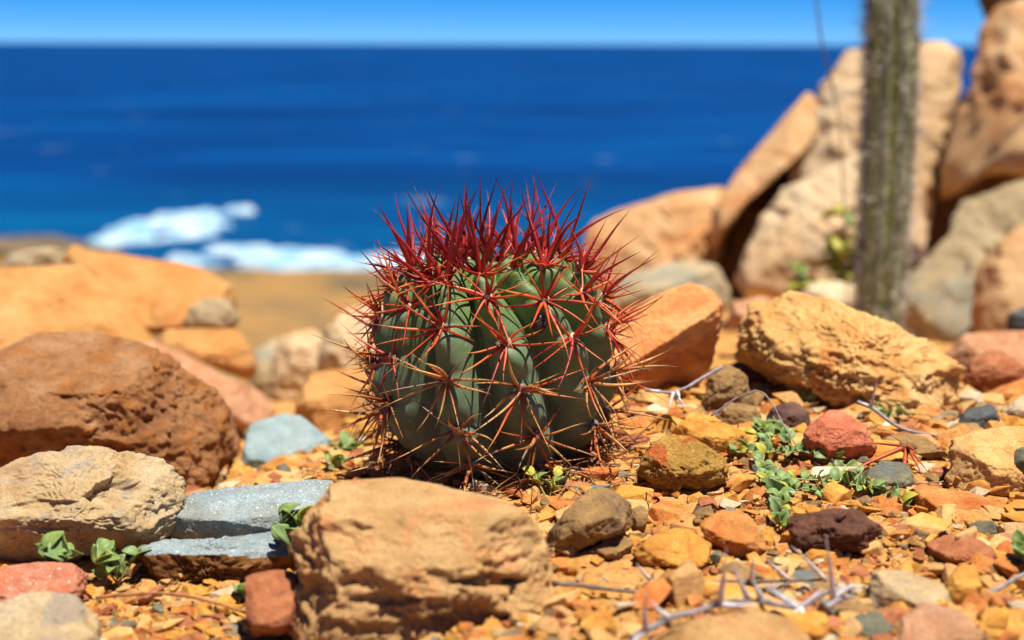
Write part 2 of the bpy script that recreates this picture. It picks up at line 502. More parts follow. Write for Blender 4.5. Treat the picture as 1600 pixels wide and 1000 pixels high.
def rock(label, outline, mat, Y=None, D=(0.03, 0.03), n=3.0, clips=(), facets=6, amp=0.045, strata=0.0, saxis=(0.1, -0.2, 1),
         seed=1, sub=6, name='rock', group=None, cat='rock', fine=0.022, sink=0.0, nscale=1.0, chips=24, wobble=0.45, ledge=1.0, auto_top=False, top_smooth=0.5, dents=(), top_mat=None, ff=0):
    rng = np.random.default_rng(seed * 7 + 3)
    pts = np.array(outline, float)
    if sink:
        pts = pts.copy()
        lo = pts[:, 1].max()
        pts[pts[:, 1] > lo - 12, 1] += sink
    cxp = 0.5 * (pts[:, 0].min() + pts[:, 0].max()); cyp = 0.5 * (pts[:, 1].min() + pts[:, 1].max())
    if Y is None:
        lo = pts[:, 1].argmax()
        Y = ground_hit(pts[lo, 0], pts[lo, 1] - 3)[1] + 0.55 * D[0]
    c = at(cxp, cyp, Y)
    f = ray(cxp, cyp)
    rt = norm(np.cross(f, (0, 0, 1)))
    up = np.cross(rt, f)
    o0 = np.array([0, 0, CAM_H])
    L = np.dot(c - o0, f)
    q = []
    for px, py in pts:
        d = ray(px, py)
        w = o0 + d * (L / np.dot(d, f)) - c
        q.append((np.dot(w, rt), np.dot(w, up)))
    q = np.array(q)
    size = np.max(np.abs(q))
    TH = np.linspace(-math.pi, math.pi, 721)
    RR = np.zeros(len(TH))
    dx, dy = np.cos(TH), np.sin(TH)
    for i in range(len(q)):
        a = q[i]; b = q[(i + 1) % len(q)] - a
        den = dx * b[1] - dy * b[0]
        den = np.where(np.abs(den) < 1e-12, 1e-12, den)
        t = (a[0] * b[1] - a[1] * b[0]) / den
        s = (a[0] * dy - a[1] * dx) / den
        ok = (t > 0) & (s >= -1e-6) & (s <= 1 + 1e-6)
        RR = np.where(ok & (t > RR), t, RR)
    RR[RR == 0] = size * 0.5
    k = np.array([1, 2, 3, 2, 1.0]); k /= k.sum()
    RR = np.convolve(np.concatenate([RR[-5:-1], RR, RR[1:5]]), k, 'same')[4:-4]
    V, F = ico(sub)
    a_, b_, d_ = V[:, 0], V[:, 2], V[:, 1]
    pl = np.sqrt(a_ ** 2 + b_ ** 2)
    th = np.arctan2(b_, a_)
    s = (pl ** n + np.abs(d_) ** n) ** (-1.0 / n)
    Rth = np.interp(th, TH, RR)
    Dp = np.where(d_ < 0, D[0], D[1])
    loc = np.stack([Rth * s * a_, Rth * s * b_, Dp * s * d_], 1)
    P = loc[:, 0:1] * rt[None] + loc[:, 1:2] * up[None] + loc[:, 2:3] * f[None]
    def pix(px, py, doff):
        d = ray(px, py)
        w = o0 + d * (L / np.dot(d, f)) - c
        return w + f * (doff * (D[1] if doff > 0 else D[0]))
    planes = []
    for cl in clips:
        if len(cl) == 4:
            nn = norm(cl[:3])
            planes.append((nn, (P @ nn).max() * cl[3]))
        else:
            nn = norm(cl[:3])
            planes.append((nn, float(np.dot(nn, pix(*cl[3:])))))
    if auto_top:
        it = pts[:, 1].argmin()
        nn = norm((rng.normal() * 0.12, -0.30 + rng.normal() * 0.12, 0.95))
        planes.append((nn, float(np.dot(nn, pix(pts[it, 0], pts[it, 1] + 0.04 * np.ptp(pts[:, 1]), 0)))))
    for _ in range(facets):
        v = rng.normal(size=3)
        if np.dot(v, f) > 0 and rng.random() < 0.7:
            v -= f * np.dot(v, f) * 2
        nn = norm(v)
        planes.append((nn, (P @ nn).max() * rng.uniform(0.80, 0.92)))
    for _ in range(ff):                       # broad broken faces towards the open side
        v = rng.normal(size=3) * 0.75
        v = v - f * np.dot(v, f) - f * rng.uniform(0.7, 1.3)
        v[2] = abs(v[2])
        nn = norm(v)
        planes.append((nn, -rng.uniform(0.74, 0.92)))
    for _ in range(chips):
        nn = norm(rng.normal(size=3))
        planes.append((nn, None))
    for nn, dmax in planes:
        sup = P @ nn
        if dmax is not None and -1 < dmax < -0.5:
            dmax = -dmax * sup.max()
        if dmax is None:
            dmax = sup.max() * rng.uniform(0.85, 0.965)
        wob = dmax + size * 0.035 * wobble * noise3(P / size * 2.6 + nn * 5, seed) + size * 0.012 * wobble * noise3(P / size * 9 + nn * 5, seed + 3)
        wob = np.maximum(wob, 0.22 * size)
        ov = sup > wob
        P[ov] = P[ov] * (wob[ov] / sup[ov])[:, None]
    tri = P[F]
    fn = np.cross(tri[:, 1] - tri[:, 0], tri[:, 2] - tri[:, 0])
    vn = np.zeros_like(P)
    for a in range(3):
        np.add.at(vn, F[:, a], fn)
    vn = norm_rows(vn)
    calm = 1 - top_smooth * smooth(vn[:, 2], 0.55, 0.85)
    rad = norm_rows(P)
    u = P / size * nscale
    disp = 0.45 * amp * fbm(u * 1.6 + seed, 2, seed)
    # ledges broken out of the face
    tn = fbm(u * np.array([2.2, 2.2, 3.4]) + seed, 4, seed + 20, 0.55) * 3.0
    fl = np.floor(tn)
    tn = fl + smooth(tn - fl, 0.35, 0.65)
    disp += ledge * amp * 0.6 * tn
    disp += amp * 0.22 * (ridged(u * 3.2 + seed, 5, seed + 40) - 0.5)
    disp += fine * fbm(u * 13, 4, seed + 70, 0.65)
    if strata:
        ax = norm(saxis)
        hh = (u @ ax) * 4.0 + 0.7 * fbm(u * 2.3, 4, seed + 90)
        fr_ = hh - np.floor(hh)
        gate = 0.45 + 1.3 * noise3(u * np.array([2.6, 2.6, 4.0]), seed + 111)
        disp -= strata * np.clip(gate, 0, 1.5) * (1 - smooth(np.abs(fr_ - 0.5), 0.05, 0.32))
    disp = disp * calm
    for (ex, ey, erx, ery, dep) in dents:
        w = pix(ex, ey, 0)
        k_ = L / FPX
        da = (P @ rt - np.dot(w, rt)) / (erx * k_); db = (P @ up - np.dot(w, up)) / (ery * k_)
        m_ = np.abs(da) + np.abs(db) + 0.25 * fbm(u * 5, 3, seed + 200)
        disp = disp - dep * (1 - smooth(m_, 0.75, 1.05)) * ((P @ f) < 0)
    P = P + rad * (disp * size)[:, None]
    o = link(name, mesh_np(name, P, F), MAT[mat] if isinstance(mat, str) else mat, loc=c)
    tag(o, label, cat, group)
    if top_mat:
        o.data.materials.append(MAT[top_mat])
        o.data.polygons.foreach_set('material_index', (vn[F][:, :, 2].mean(1) > 0.62).astype(np.int32))
    return o

def norm_rows(P):
    return P / np.maximum(np.linalg.norm(P, axis=1), 1e-9)[:, None]

# --- foreground and left
rock('large tan-orange block with a flat peach top and pitted flaking front face',
     [(456, 1060), (460, 900), (468, 835), (478, 785), (496, 752), (560, 746), (640, 740), (705, 741), (748, 755), (800, 790), (832, 815), (850, 870), (862, 930), (858, 1000), (840, 1060)],
     'front', Y=0.765, D=(0.055, 0.06), n=5, clips=[(0.03, -0.12, 1, 640, 746, 0.1), (0.02, -0.62, 0.78, 650, 838, -0.72), (0.05, -1, 0.05, 650, 900, -0.92), (-0.9, -0.4, 0.15, 478, 900, -0.3), (0.75, -0.6, 0.25, 845, 900, -0.4)], facets=1, amp=0.045, strata=0.06, saxis=(0.12, 0.1, 1), seed=21, sub=7, fine=0.016, nscale=1.2, top_smooth=0.85, dents=[(765, 908, 62, 15, 0.11), (545, 828, 40, 14, 0.08), (600, 935, 70, 13, 0.07), (500, 930, 28, 45, 0.09), (740, 965, 90, 26, 0.06)])
rock('big rust-brown boulder with a pocked crust, dark and overhanging below',
     [(-110, 640), (-40, 556), (0, 530), (60, 520), (150, 521), (212, 531), (258, 556), (320, 600), (376, 650), (394, 690), (390, 728), (372, 758), (300, 775), (150, 790), (-100, 790)],
     'brown', Y=1.20, D=(0.10, 0.11), n=3.2, clips=[(0.1, -0.30, 0.94, 120, 523, 0.0), (0.15, -0.75, 0.62, 150, 610, -0.8), (0.2, -0.88, -0.45, 150, 680, -0.85), (0.75, -0.3, 0.6, 330, 610, -0.2)], facets=1, amp=0.034, seed=5, sub=7, fine=0.013, nscale=1.4, ff=2, top_smooth=0.7)
rock('knobbly cream-grey boulder with ochre flank and a dark diamond hollow',
     [(-60, 760), (0, 728), (50, 706), (95, 709), (114, 697), (150, 696), (182, 711), (222, 701), (262, 726), (306, 766), (292, 800), (264, 832), (215, 856), (140, 868), (60, 880), (-60, 880)],
     'tan', Y=0.90, D=(0.05, 0.05), n=2.6, clips=[(0.1, -0.55, 0.83, 140, 705, -0.1), (0.1, -0.8, -0.55, 120, 800, -0.8), (0.5, -0.7, 0.5, 230, 760, -0.6)], facets=2, amp=0.05, seed=9, sub=7, fine=0.012, nscale=1.2, dents=[(182, 772, 52, 32, 0.13), (60, 790, 60, 10, 0.05)], ff=5)
rock('flat blue-grey slate slab with a sharp dark front edge',
     [(256, 838), (260, 812), (290, 775), (312, 767), (400, 758), (490, 749), (530, 752), (530, 835), (440, 842), (350, 846)],
     'slate', Y=0.935, D=(0.028, 0.03), n=7, clips=[(0.0, -0.34, 0.94, 400, 758, 0.35), (0, -1, -0.35, 380, 836, -0.75)], facets=0, amp=0.015, seed=14, sub=7, fine=0.008, chips=8, wobble=0.6)
rock('rough brown crusted slab with a blue-grey upper skin, under the slate slab',
     [(198, 864), (258, 842), (330, 846), (430, 830), (466, 834), (466, 885), (400, 908), (330, 914), (258, 908), (222, 886)],
     'crust', Y=0.865, D=(0.028, 0.04), n=3.5, clips=[(0, -0.06, 1, 350, 843, 0.2), (0, -1, 0.05, 330, 880, -0.85)], facets=1, amp=0.05, seed=15, sub=6, fine=0.06, top_mat='slate')
rock('rosy stone with glinting speckled crust beside the leafy sprig',
     [(-40, 905), (0, 886), (60, 878), (110, 880), (140, 898), (142, 928), (60, 940), (-40, 940)],
     'rosy', Y=0.81, D=(0.04, 0.04), n=2.8, amp=0.04, seed=16, clips=[(0, -0.5, 0.86, 0.85)], auto_top=True, fine=0.04)
rock('rounded tan stone with pale veins, in front of the rosy stone',
     [(-60, 985), (0, 930), (60, 919), (110, 930), (155, 965), (174, 1005), (176, 1060), (-60, 1060)],
     'tan', Y=0.745, D=(0.045, 0.05), n=2.6, amp=0.035, seed=17, strata=0.02, auto_top=True)
rock('small upright red-brown block tucked against the tan-orange block',
     [(383, 900), (420, 889), (464, 894), (470, 990), (395, 996), (385, 960)],
     'rustred', Y=0.76, D=(0.025, 0.02), n=4, amp=0.035, seed=18, clips=[(0, -0.55, 0.83, 0.75)], auto_top=True)
rock('teal-grey slate rock with a flat top behind the rust-brown boulder',
     [(372, 760), (388, 660), (430, 642), (470, 648), (520, 690), (520, 722), (492, 738), (450, 752), (400, 760)],
     'teal', Y=1.30, D=(0.05, 0.05), n=6, clips=[(0.05, -0.35, 0.93, 450, 648, 0.5), (0.55, -0.8, -0.1, 490, 715, -0.3), (-0.2, -0.9, -0.2, 430, 715, -0.8)], facets=2, amp=0.02, seed=19)
rock('orange-tan stone leaning behind the teal slate rock',
     [(440, 700), (470, 620), (492, 575), (545, 570), (620, 590), (640, 660), (600, 700), (520, 712)],
     'farorange', Y=1.75, D=(0.06, 0.06), n=3.5, clips=[(-0.7, -0.6, -0.1, 0.7)], amp=0.03, seed=20, auto_top=True)
rock('pale cream boulder behind the left flank of the barrel cactus',
     [(490, 590), (510, 520), (545, 480), (620, 470), (680, 520), (700, 640), (600, 660), (500, 640)],
     'cliff', Y=2.3, D=(0.1, 0.1), n=3, amp=0.04, seed=22, auto_top=True)
rock('weathered upright cream stone standing on the slope above the beach',
     [(425, 625), (428, 560), (440, 525), (470, 508), (505, 520), (515, 590), (505, 640), (450, 645)],
     'cliff', Y=2.6, D=(0.08, 0.08), n=3, amp=0.05, seed=23, auto_top=True)
rock('shadowy grey stone at the end of the orange slabs',
     [(385, 640), (392, 560), (410, 530), (440, 525), (455, 580), (450, 650)],
     'cliffgr', Y=2.8, D=(0.08, 0.08), n=3, amp=0.05, seed=24, auto_top=True)
# --- orange slabs behind the brown boulder
rock('broad golden-orange boulder with a smooth sloping face, left of the cracked slab',
     [(-160, 440), (-60, 420), (0, 412), (60, 403), (118, 405), (160, 442), (200, 490), (236, 530), (210, 590), (0, 620), (-160, 620)],
     'farorange', Y=1.95, D=(0.16, 0.16), n=7, clips=[(0.1, -0.5, 0.85, 60, 404, 0.0), (0.5, -0.7, 0.5, 170, 480, -0.4)], facets=2, amp=0.03, seed=31, sub=6, wobble=0.35, strata=0.035, saxis=(0.7, 0.2, 0.6), fine=0.01, ff=7)
rock('peaked orange slab with a round grey knob at its end',
     [(78, 420), (92, 384), (110, 375), (132, 390), (180, 397), (262, 407), (340, 424), (366, 450), (377, 498), (366, 518), (330, 524), (250, 520), (190, 520), (120, 480)],
     'farorange', Y=2.15, D=(0.12, 0.12), n=7, clips=[(0.1, -0.45, 0.88, 200, 400, 0.0)], facets=2, amp=0.03, seed=32, sub=6, wobble=0.35, strata=0.025, saxis=(0.7, 0.2, 0.6), fine=0.01, ff=5)
rock('rounded grey-olive knob of stone on the end of the peaked slab',
     [(288, 510), (296, 480), (325, 465), (358, 468), (374, 495), (364, 518), (325, 524), (298, 522)],
     'cliffgr', Y=1.98, D=(0.035, 0.05), n=2.4, amp=0.04, seed=33, sub=5)
rock('orange wedge of rock with a dark seam below it',
     [(225, 525), (262, 515), (370, 514), (396, 555), (402, 588), (380, 592), (330, 572), (285, 548)],
     'farorange', Y=1.88, D=(0.08, 0.1), n=3.5, clips=[(0.05, -0.5, 0.86, 320, 516, 0.0), (0, -0.7, -0.7, 330, 570, -0.4)], amp=0.025, seed=34, facets=1, ff=5)
rock('long peach-pink slab sloping down towards the teal slate rock',
     [(190, 545), (240, 530), (290, 556), (350, 588), (408, 606), (430, 640), (428, 665), (380, 670), (280, 650), (190, 610)],
     'pink', Y=1.78, D=(0.06, 0.1), n=3.5, clips=[(0.25, -0.5, 0.85, 320, 570, 0.0)], amp=0.025, seed=35, facets=1, ff=5)
rock('pale grey stone peeping over the broad golden-orange boulder',
     [(0, 420), (12, 398), (50, 390), (85, 386), (110, 400), (110, 430), (20, 440)],
     'cliffgr', Y=2.6, D=(0.08, 0.1), n=3, amp=0.04, seed=36, sub=5)

rock('dark brown rocky point jutting into the sea beyond the beach',
     [(-160, 440), (-90, 378), (0, 372), (70, 371), (130, 379), (200, 392), (262, 408), (270, 425), (100, 440)], 'headland', Y=71.0, D=(4, 4), n=3, amp=0.03, seed=37, cat='headland')
# --- right: rocks around the barrel cactus
rock('peach-orange wedge rock with a lit sloping top and dark overhung front, beside the cactus',
     [(925, 560), (940, 515), (985, 482), (1040, 455), (1076, 441), (1114, 449), (1134, 470), (1134, 520), (1115, 570), (1085, 625), (1000, 640), (940, 620)],
     'peach', Y=1.24, D=(0.05, 0.06), n=4, clips=[(-0.33, -0.52, 0.79, 1070, 446, 0.1), (0.45, -0.78, -0.44, 1085, 530, -0.35)], facets=0, amp=0.03, seed=41, sub=7, fine=0.012)
rock('long golden-orange slab propped up, layered and chipped along its edge',
     [(1126, 505), (1150, 474), (1215, 452), (1262, 464), (1312, 472), (1356, 492), (1446, 528), (1502, 564), (1530, 600), (1532, 650), (1490, 680), (1400, 666), (1300, 634), (1234, 604), (1150, 566), (1128, 538)],
     'gold', Y=1.22, D=(0.045, 0.06), n=3.6, clips=[(0.30, -0.45, 0.85, 1360, 500, 0.1), (-0.10, -0.50, 0.85, 1220, 458, 0.1), (-0.36, -0.20, -0.91, 1300, 646, 0.0), (0.15, -0.75, 0.65, 1330, 530, -0.8)], facets=1, amp=0.05, strata=0.03, saxis=(0.35, -0.3, 0.9), seed=42, sub=7, fine=0.02, nscale=1.9, top_smooth=0.3, ff=2)
rock('tan stone wedged in the dark gap under the golden slab',
     [(1090, 650), (1110, 590), (1140, 565), (1165, 590), (1185, 650)], 'umber', Y=1.17, D=(0.02, 0.03), n=2.6, amp=0.05, seed=43, clips=[(0.5, -0.7, 0.4, 0.8)], auto_top=True)
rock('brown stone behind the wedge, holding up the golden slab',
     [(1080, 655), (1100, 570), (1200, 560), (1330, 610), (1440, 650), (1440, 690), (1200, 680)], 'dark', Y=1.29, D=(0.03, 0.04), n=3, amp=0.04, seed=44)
rock('rounded brick-red stone between the trailing stems',
     [(1244, 692), (1258, 662), (1290, 640), (1322, 640), (1346, 655), (1369, 697), (1350, 722), (1312, 734), (1268, 718)], 'red', D=(0.025, 0.025), n=3, clips=[(0, -0.72, 0.68, 0.80), (0.1, -0.8, -0.6, 0.72)], amp=0.035, seed=45, auto_top=True)
rock('crumbly ochre stone with a rust-red side, next to the cactus base',
     [(994, 722), (1004, 696), (1045, 680), (1082, 680), (1116, 704), (1139, 741), (1120, 764), (1076, 774), (1030, 772), (1004, 747)], 'rubble', Y=0.962, D=(0.028, 0.028), n=2.8, clips=[(0.3, -0.7, 0.65, 0.86), (-0.5, -0.8, 0, 0.82), (0, -0.7, -0.7, 0.8)], amp=0.06, seed=46, fine=0.035, nscale=1.4, auto_top=True)
rock('yellow-ochre slab lying behind the crumbly stone',
     [(1048, 672), (1060, 652), (1112, 650), (1160, 674), (1180, 696), (1150, 712), (1100, 710), (1058, 696)], 'ochre', D=(0.025, 0.03), n=3, clips=[(0, -0.6, 0.8, 0.82)], amp=0.04, seed=47, auto_top=True)
rock('umber-grey stone with a sloping back and dark hollow below',
     [(838, 866), (870, 812), (920, 766), (958, 760), (985, 774), (992, 815), (972, 832), (920, 850), (880, 872), (850, 872)], 'umber', D=(0.025, 0.03), n=3, clips=[(-0.3, -0.66, 0.7, 0.84), (0, -0.8, -0.6, 0.78)], amp=0.04, seed=48, auto_top=True)
rock('ochre slab with a furrowed top, before the umber-grey stone',
     [(980, 868), (1020, 836), (1070, 821), (1106, 848), (1122, 880), (1070, 894), (1020, 886)], 'ochre', D=(0.025, 0.03), n=3, clips=[(0, -0.62, 0.78, 0.82)], amp=0.045, seed=49, strata=0.03, auto_top=True)
rock('bright orange block with a smooth front, beside the furrowed ochre slab',
     [(1092, 818), (1130, 795), (1165, 800), (1200, 848), (1206, 870), (1160, 876), (1110, 852)], 'orange', D=(0.025, 0.02), n=3.6, clips=[(0, -0.72, 0.69, 0.80), (0.1, -0.8, -0.55, 0.75)], amp=0.03, seed=50, auto_top=True)
rock('dark maroon stone with a knobbly top, resting on a red chip',
     [(1231, 806), (1300, 797), (1340, 796), (1379, 820), (1356, 862), (1300, 868), (1234, 862)], 'dark', Y=0.835, D=(0.02, 0.02), n=3.4, clips=[(0, -0.5, 0.86, 0.84), (0, -0.75, -0.66, 0.72)], amp=0.06, seed=51, fine=0.03, auto_top=True, dents=[(1325, 815, 20, 12, 0.14)])
rock('red chip underneath the dark maroon stone',
     [(1285, 872), (1300, 856), (1335, 858), (1342, 880), (1310, 892)], 'rustred', Y=0.828, D=(0.012, 0.015), n=2.6, amp=0.05, seed=52, sub=5, auto_top=True)
rock('pale orange-tan slab with a chipped left end, partly out of view',
     [(1474, 692), (1520, 673), (1600, 662), (1690, 664), (1690, 780), (1600, 768), (1540, 782), (1500, 772), (1478, 748), (1490, 726)], 'gold', D=(0.04, 0.05), n=4, clips=[(0.05, -0.36, 0.93, 1540, 674, 0.2), (0, -0.9, -0.3, 1540, 762, -0.8)], facets=0, amp=0.03, seed=53, auto_top=True, ff=5)
rock('thin flat orange slab lying on the soil under the tan slab',
     [(1402, 778), (1440, 757), (1530, 774), (1584, 790), (1582, 808), (1500, 812), (1420, 808)], 'orange', D=(0.03, 0.03), n=4, clips=[(0, -0.5, 0.86, 0.7)], amp=0.03, seed=54, auto_top=True)
rock('grey rounded stone leaning on the edge of the tan slab',
     [(1578, 742), (1588, 702), (1620, 688), (1648, 750), (1612, 775)], 'grey', Y=0.95, D=(0.02, 0.02), n=2.6, amp=0.04, seed=55, sub=5, auto_top=True)
rock('oblong red-brown stone with a rough skin on the open soil',
     [(1438, 852), (1480, 835), (1530, 840), (1562, 870), (1556, 890), (1500, 884), (1450, 870)], 'rustred', D=(0.02, 0.02), n=2.8, amp=0.045, seed=56, clips=[(0, -0.75, -0.6, 0.8)], auto_top=True)
rock('flat rosy stone behind the oblong red-brown stone',
     [(1528, 838), (1600, 828), (1660, 838), (1650, 864), (1560, 862)], 'pink', D=(0.02, 0.025), n=3, amp=0.04, seed=57, sub=5, auto_top=True)
rock('dark blue-grey stone at the foot of the golden slab',
     [(1492, 668), (1510, 640), (1550, 631), (1564, 645), (1556, 668), (1520, 680)], 'bluegrey', D=(0.02, 0.02), n=2.8, amp=0.05, seed=58, sub=5, auto_top=True)
rock('grey-green stone beneath the fallen red spine cluster',
     [(1338, 745), (1380, 719), (1422, 724), (1428, 752), (1402, 774), (1360, 770)], 'grey', D=(0.018, 0.02), n=2.8, amp=0.05, seed=59, sub=5, auto_top=True)
rock('flat grey-brown stone behind the fallen red spine cluster',
     [(1362, 695), (1400, 676), (1442, 678), (1468, 700), (1442, 724), (1370, 716)], 'umber', D=(0.02, 0.025), n=3, amp=0.04, seed=60, sub=5, auto_top=True)
rock('squared tan block with a vertical grained face, out of focus in front',
     [(1353, 962), (1364, 893), (1420, 890), (1476, 905), (1492, 948), (1440, 968), (1380, 972)], 'tan', Y=0.742, D=(0.02, 0.025), n=5, clips=[(0, -0.45, 0.9, 0.75)], amp=0.025, seed=61, auto_top=True)
rock('golden wedge stone right beside the squared tan block',
     [(1474, 912), (1500, 880), (1526, 885), (1534, 920), (1516, 954), (1488, 950)], 'ochre', Y=0.752, D=(0.016, 0.018), n=3, amp=0.04, seed=62, sub=5, auto_top=True)
rock('pinkish rounded stone in front of the golden wedge stone',
     [(1390, 1030), (1408, 958), (1440, 940), (1500, 955), (1534, 988), (1540, 1040)], 'pink', Y=0.695, D=(0.025, 0.03), n=2.8, amp=0.04, seed=63, auto_top=True)
rock('orange-tan lump at the right end of the front stones',
     [(1516, 1040), (1538, 948), (1600, 952), (1670, 965), (1670, 1050)], 'ochre', Y=0.70, D=(0.025, 0.03), n=2.8, amp=0.045, seed=64, auto_top=True)
rock('low tan boulder below the white thorn twig, out of focus',
     [(980, 1060), (1030, 990), (1100, 960), (1170, 949), (1232, 965), (1275, 1010), (1290, 1060)], 'front', Y=0.685, D=(0.03, 0.035), n=2.8, amp=0.04, seed=65, clips=[(0, -0.5, 0.86, 0.85)], auto_top=True)
rock('vivid orange-red chip beside the thorn twig',
     [(1250, 992), (1268, 956), (1312, 964), (1316, 992)], 'red', Y=0.71, D=(0.014, 0.015), n=2.6, amp=0.04, seed=66, sub=5, auto_top=True)
rock('grey lichen-dusted stone next to the vivid orange-red chip',
     [(1296, 1000), (1326, 962), (1384, 954), (1396, 980), (1390, 1010)], 'grey', Y=0.71, D=(0.016, 0.02), n=2.6, amp=0.05, seed=67, sub=5, auto_top=True)
rock('small dark purple chip behind the bright orange block',
     [(1072, 814), (1090, 790), (1117, 795), (1112, 820)], 'purple', D=(0.012, 0.014), n=2.6, amp=0.05, seed=68, sub=5, auto_top=True)
rock('small dark upright prism of stone beside the umber-grey stone',
     [(985, 797), (1000, 788), (1014, 795), (1008, 830), (990, 830)], 'umber', D=(0.008, 0.01), n=4, amp=0.03, seed=69, sub=5, clips=[(0, -0.5, 0.86, 0.8)], auto_top=True)
rock('dark olive stone leaning on the furrowed ochre slab',
     [(924, 868), (948, 836), (990, 838), (990, 858), (962, 876), (934, 874)], 'umber', D=(0.015, 0.018), n=2.8, amp=0.05, seed=70, sub=5, auto_top=True)
rock('purple-brown stone under the trailing leaves',
     [(1192, 672), (1204, 640), (1235, 624), (1262, 640), (1266, 668), (1230, 686)], 'purple', D=(0.018, 0.02), n=2.8, amp=0.05, seed=71, sub=5, auto_top=True)
rock('brown-orange stone under the long trailing stem',
     [(1116, 664), (1134, 628), (1182, 634), (1192, 668), (1150, 674)], 'umber', Y=1.11, D=(0.018, 0.02), n=2.8, amp=0.05, seed=72, sub=5, auto_top=True)
rock('rounded rusty stone beyond the end of the golden slab',
     [(1506, 592), (1520, 560), (1552, 543), (1582, 549), (1600, 580), (1592, 612), (1540, 626), (1514, 616)], 'rustred', Y=1.36, D=(0.03, 0.035), n=2.6, amp=0.04, seed=73, auto_top=True)
rock('orange slab tilted in front of the rounded rusty stone',
     [(1518, 650), (1540, 614), (1600, 590), (1680, 596), (1680, 660), (1560, 658)], 'orange', Y=1.27, D=(0.03, 0.035), n=3, amp=0.04, seed=74, auto_top=True)
rock('pale cream stone at the foot of the tilted orange slab',
     [(1552, 650), (1600, 617), (1660, 618), (1670, 656), (1600, 662)], 'pale', Y=1.18, D=(0.02, 0.02), n=2.8, amp=0.04, seed=75, sub=5, auto_top=True)
rock('broad pink-beige flat rock below the grey-tan boulder',
     [(1470, 560), (1510, 522), (1600, 514), (1720, 516), (1720, 590), (1600, 600), (1480, 596)], 'pink', Y=1.62, D=(0.08, 0.08), n=3.4, clips=[(0, -0.5, 0.86, 0.75)], amp=0.03, seed=76, auto_top=True)

# --- big boulders behind, right
rock('huge pale-tan slab rising to a blunt peak behind the columnar cactus',
     [(1236, 256), (1244, 170), (1300, 96), (1334, 62), (1440, 54), (1492, 64), (1504, 90), (1498, 160), (1482, 205), (1456, 272), (1450, 360), (1300, 360), (1240, 300)],
     'cliff', Y=3.55, D=(0.22, 0.3), n=7, clips=[(-0.5, -0.6, 0.62, 1262, 150, 0.0), (0.0, -0.9, 0.42, 1400, 120, -0.5)], facets=2, amp=0.03, seed=81, sub=6, fine=0.01, nscale=1.5, wobble=0.35, strata=0.035, saxis=(0.7, 0.2, 0.6), ff=7)
rock('slanting tan limb of rock running down to the sea side of the peaked slab',
     [(1104, 410), (1112, 335), (1150, 272), (1210, 200), (1270, 132), (1290, 200), (1240, 250), (1184, 300), (1140, 348)],
     'cliffor', Y=3.5, D=(0.2, 0.3), n=7, clips=[(-0.5, -0.5, 0.7, 1180, 240, 0.0)], facets=2, amp=0.03, seed=96, sub=6, fine=0.01, wobble=0.35, strata=0.025, saxis=(0.7, 0.2, 0.6), ff=5)
rock('rock deep in the cleft below the peaked slab, its shade painted as dark colour',
     [(1085, 470), (1100, 370), (1150, 300), (1220, 250), (1300, 240), (1340, 300), (1340, 470)], 'cliffshade', Y=3.78, D=(0.1, 0.2), n=3, amp=0.03, seed=82)  # shade of the cleft painted on through the dark boulder colour
rock('pale wedge boulder leaning under the peaked slab, grey lichen on its flank',
     [(1142, 448), (1172, 372), (1214, 312), (1252, 266), (1340, 240), (1440, 240), (1456, 300), (1450, 400), (1410, 485), (1300, 495), (1180, 478)],
     'cliff', Y=3.2, D=(0.16, 0.25), n=7, clips=[(-0.2, -0.7, 0.68, 1300, 255, 0.0), (-0.05, -0.9, 0.42, 1320, 330, -0.6)], facets=2, amp=0.03, seed=83, sub=6, fine=0.01, nscale=1.4, wobble=0.35, strata=0.035, saxis=(0.7, 0.2, 0.6), ff=7)
rock('low cream and orange boulder descending to the sea side of the peaked slab',
     [(910, 400), (916, 362), (934, 344), (990, 320), (1060, 300), (1132, 290), (1150, 320), (1120, 410), (1060, 450), (950, 460)],
     'cliffor', Y=3.75, D=(0.2, 0.25), n=7, clips=[(0, -0.75, 0.65, 0.86)], facets=2, amp=0.035, seed=84, auto_top=True, wobble=0.35, strata=0.035, saxis=(0.7, 0.2, 0.6), fine=0.01, ff=7)
rock('flat grey-green rock at the foot of the cream and orange boulder',
     [(930, 500), (944, 452), (990, 426), (1050, 410), (1122, 404), (1140, 430), (1140, 500)], 'cliffgr', Y=2.7, D=(0.12, 0.15), n=3.6, clips=[(0, -0.7, 0.7, 0.85)], amp=0.03, seed=85, auto_top=True, ff=5)
rock('tall tan boulder at the right edge with a sunlit flat face',
     [(1530, 44), (1556, 8), (1600, -4), (1820, -40), (1820, 300), (1600, 272), (1545, 264), (1500, 300), (1462, 318), (1474, 250), (1500, 165), (1524, 130)],
     'cliffor', Y=3.3, D=(0.2, 0.3), n=7, clips=[(-0.2, -0.75, 0.62, 1600, 10, 0.0)], facets=0, amp=0.03, seed=86, sub=5, nscale=1.5, wobble=0.35, strata=0.035, saxis=(0.7, 0.2, 0.6), fine=0.01, chips=16, ff=7)
rock('capstone with painted-in dark shade overhanging the tall tan boulder',
     [(1536, -90), (1534, 10), (1542, 46), (1600, 40), (1800, 20), (1800, -120)], 'cliffshade', Y=3.6, D=(0.12, 0.2), n=3.4, clips=[(-0.2, -0.72, -0.66, 1570, 0, -0.7)], amp=0.03, seed=87)  # the capstone's own shading is put into its dark colour
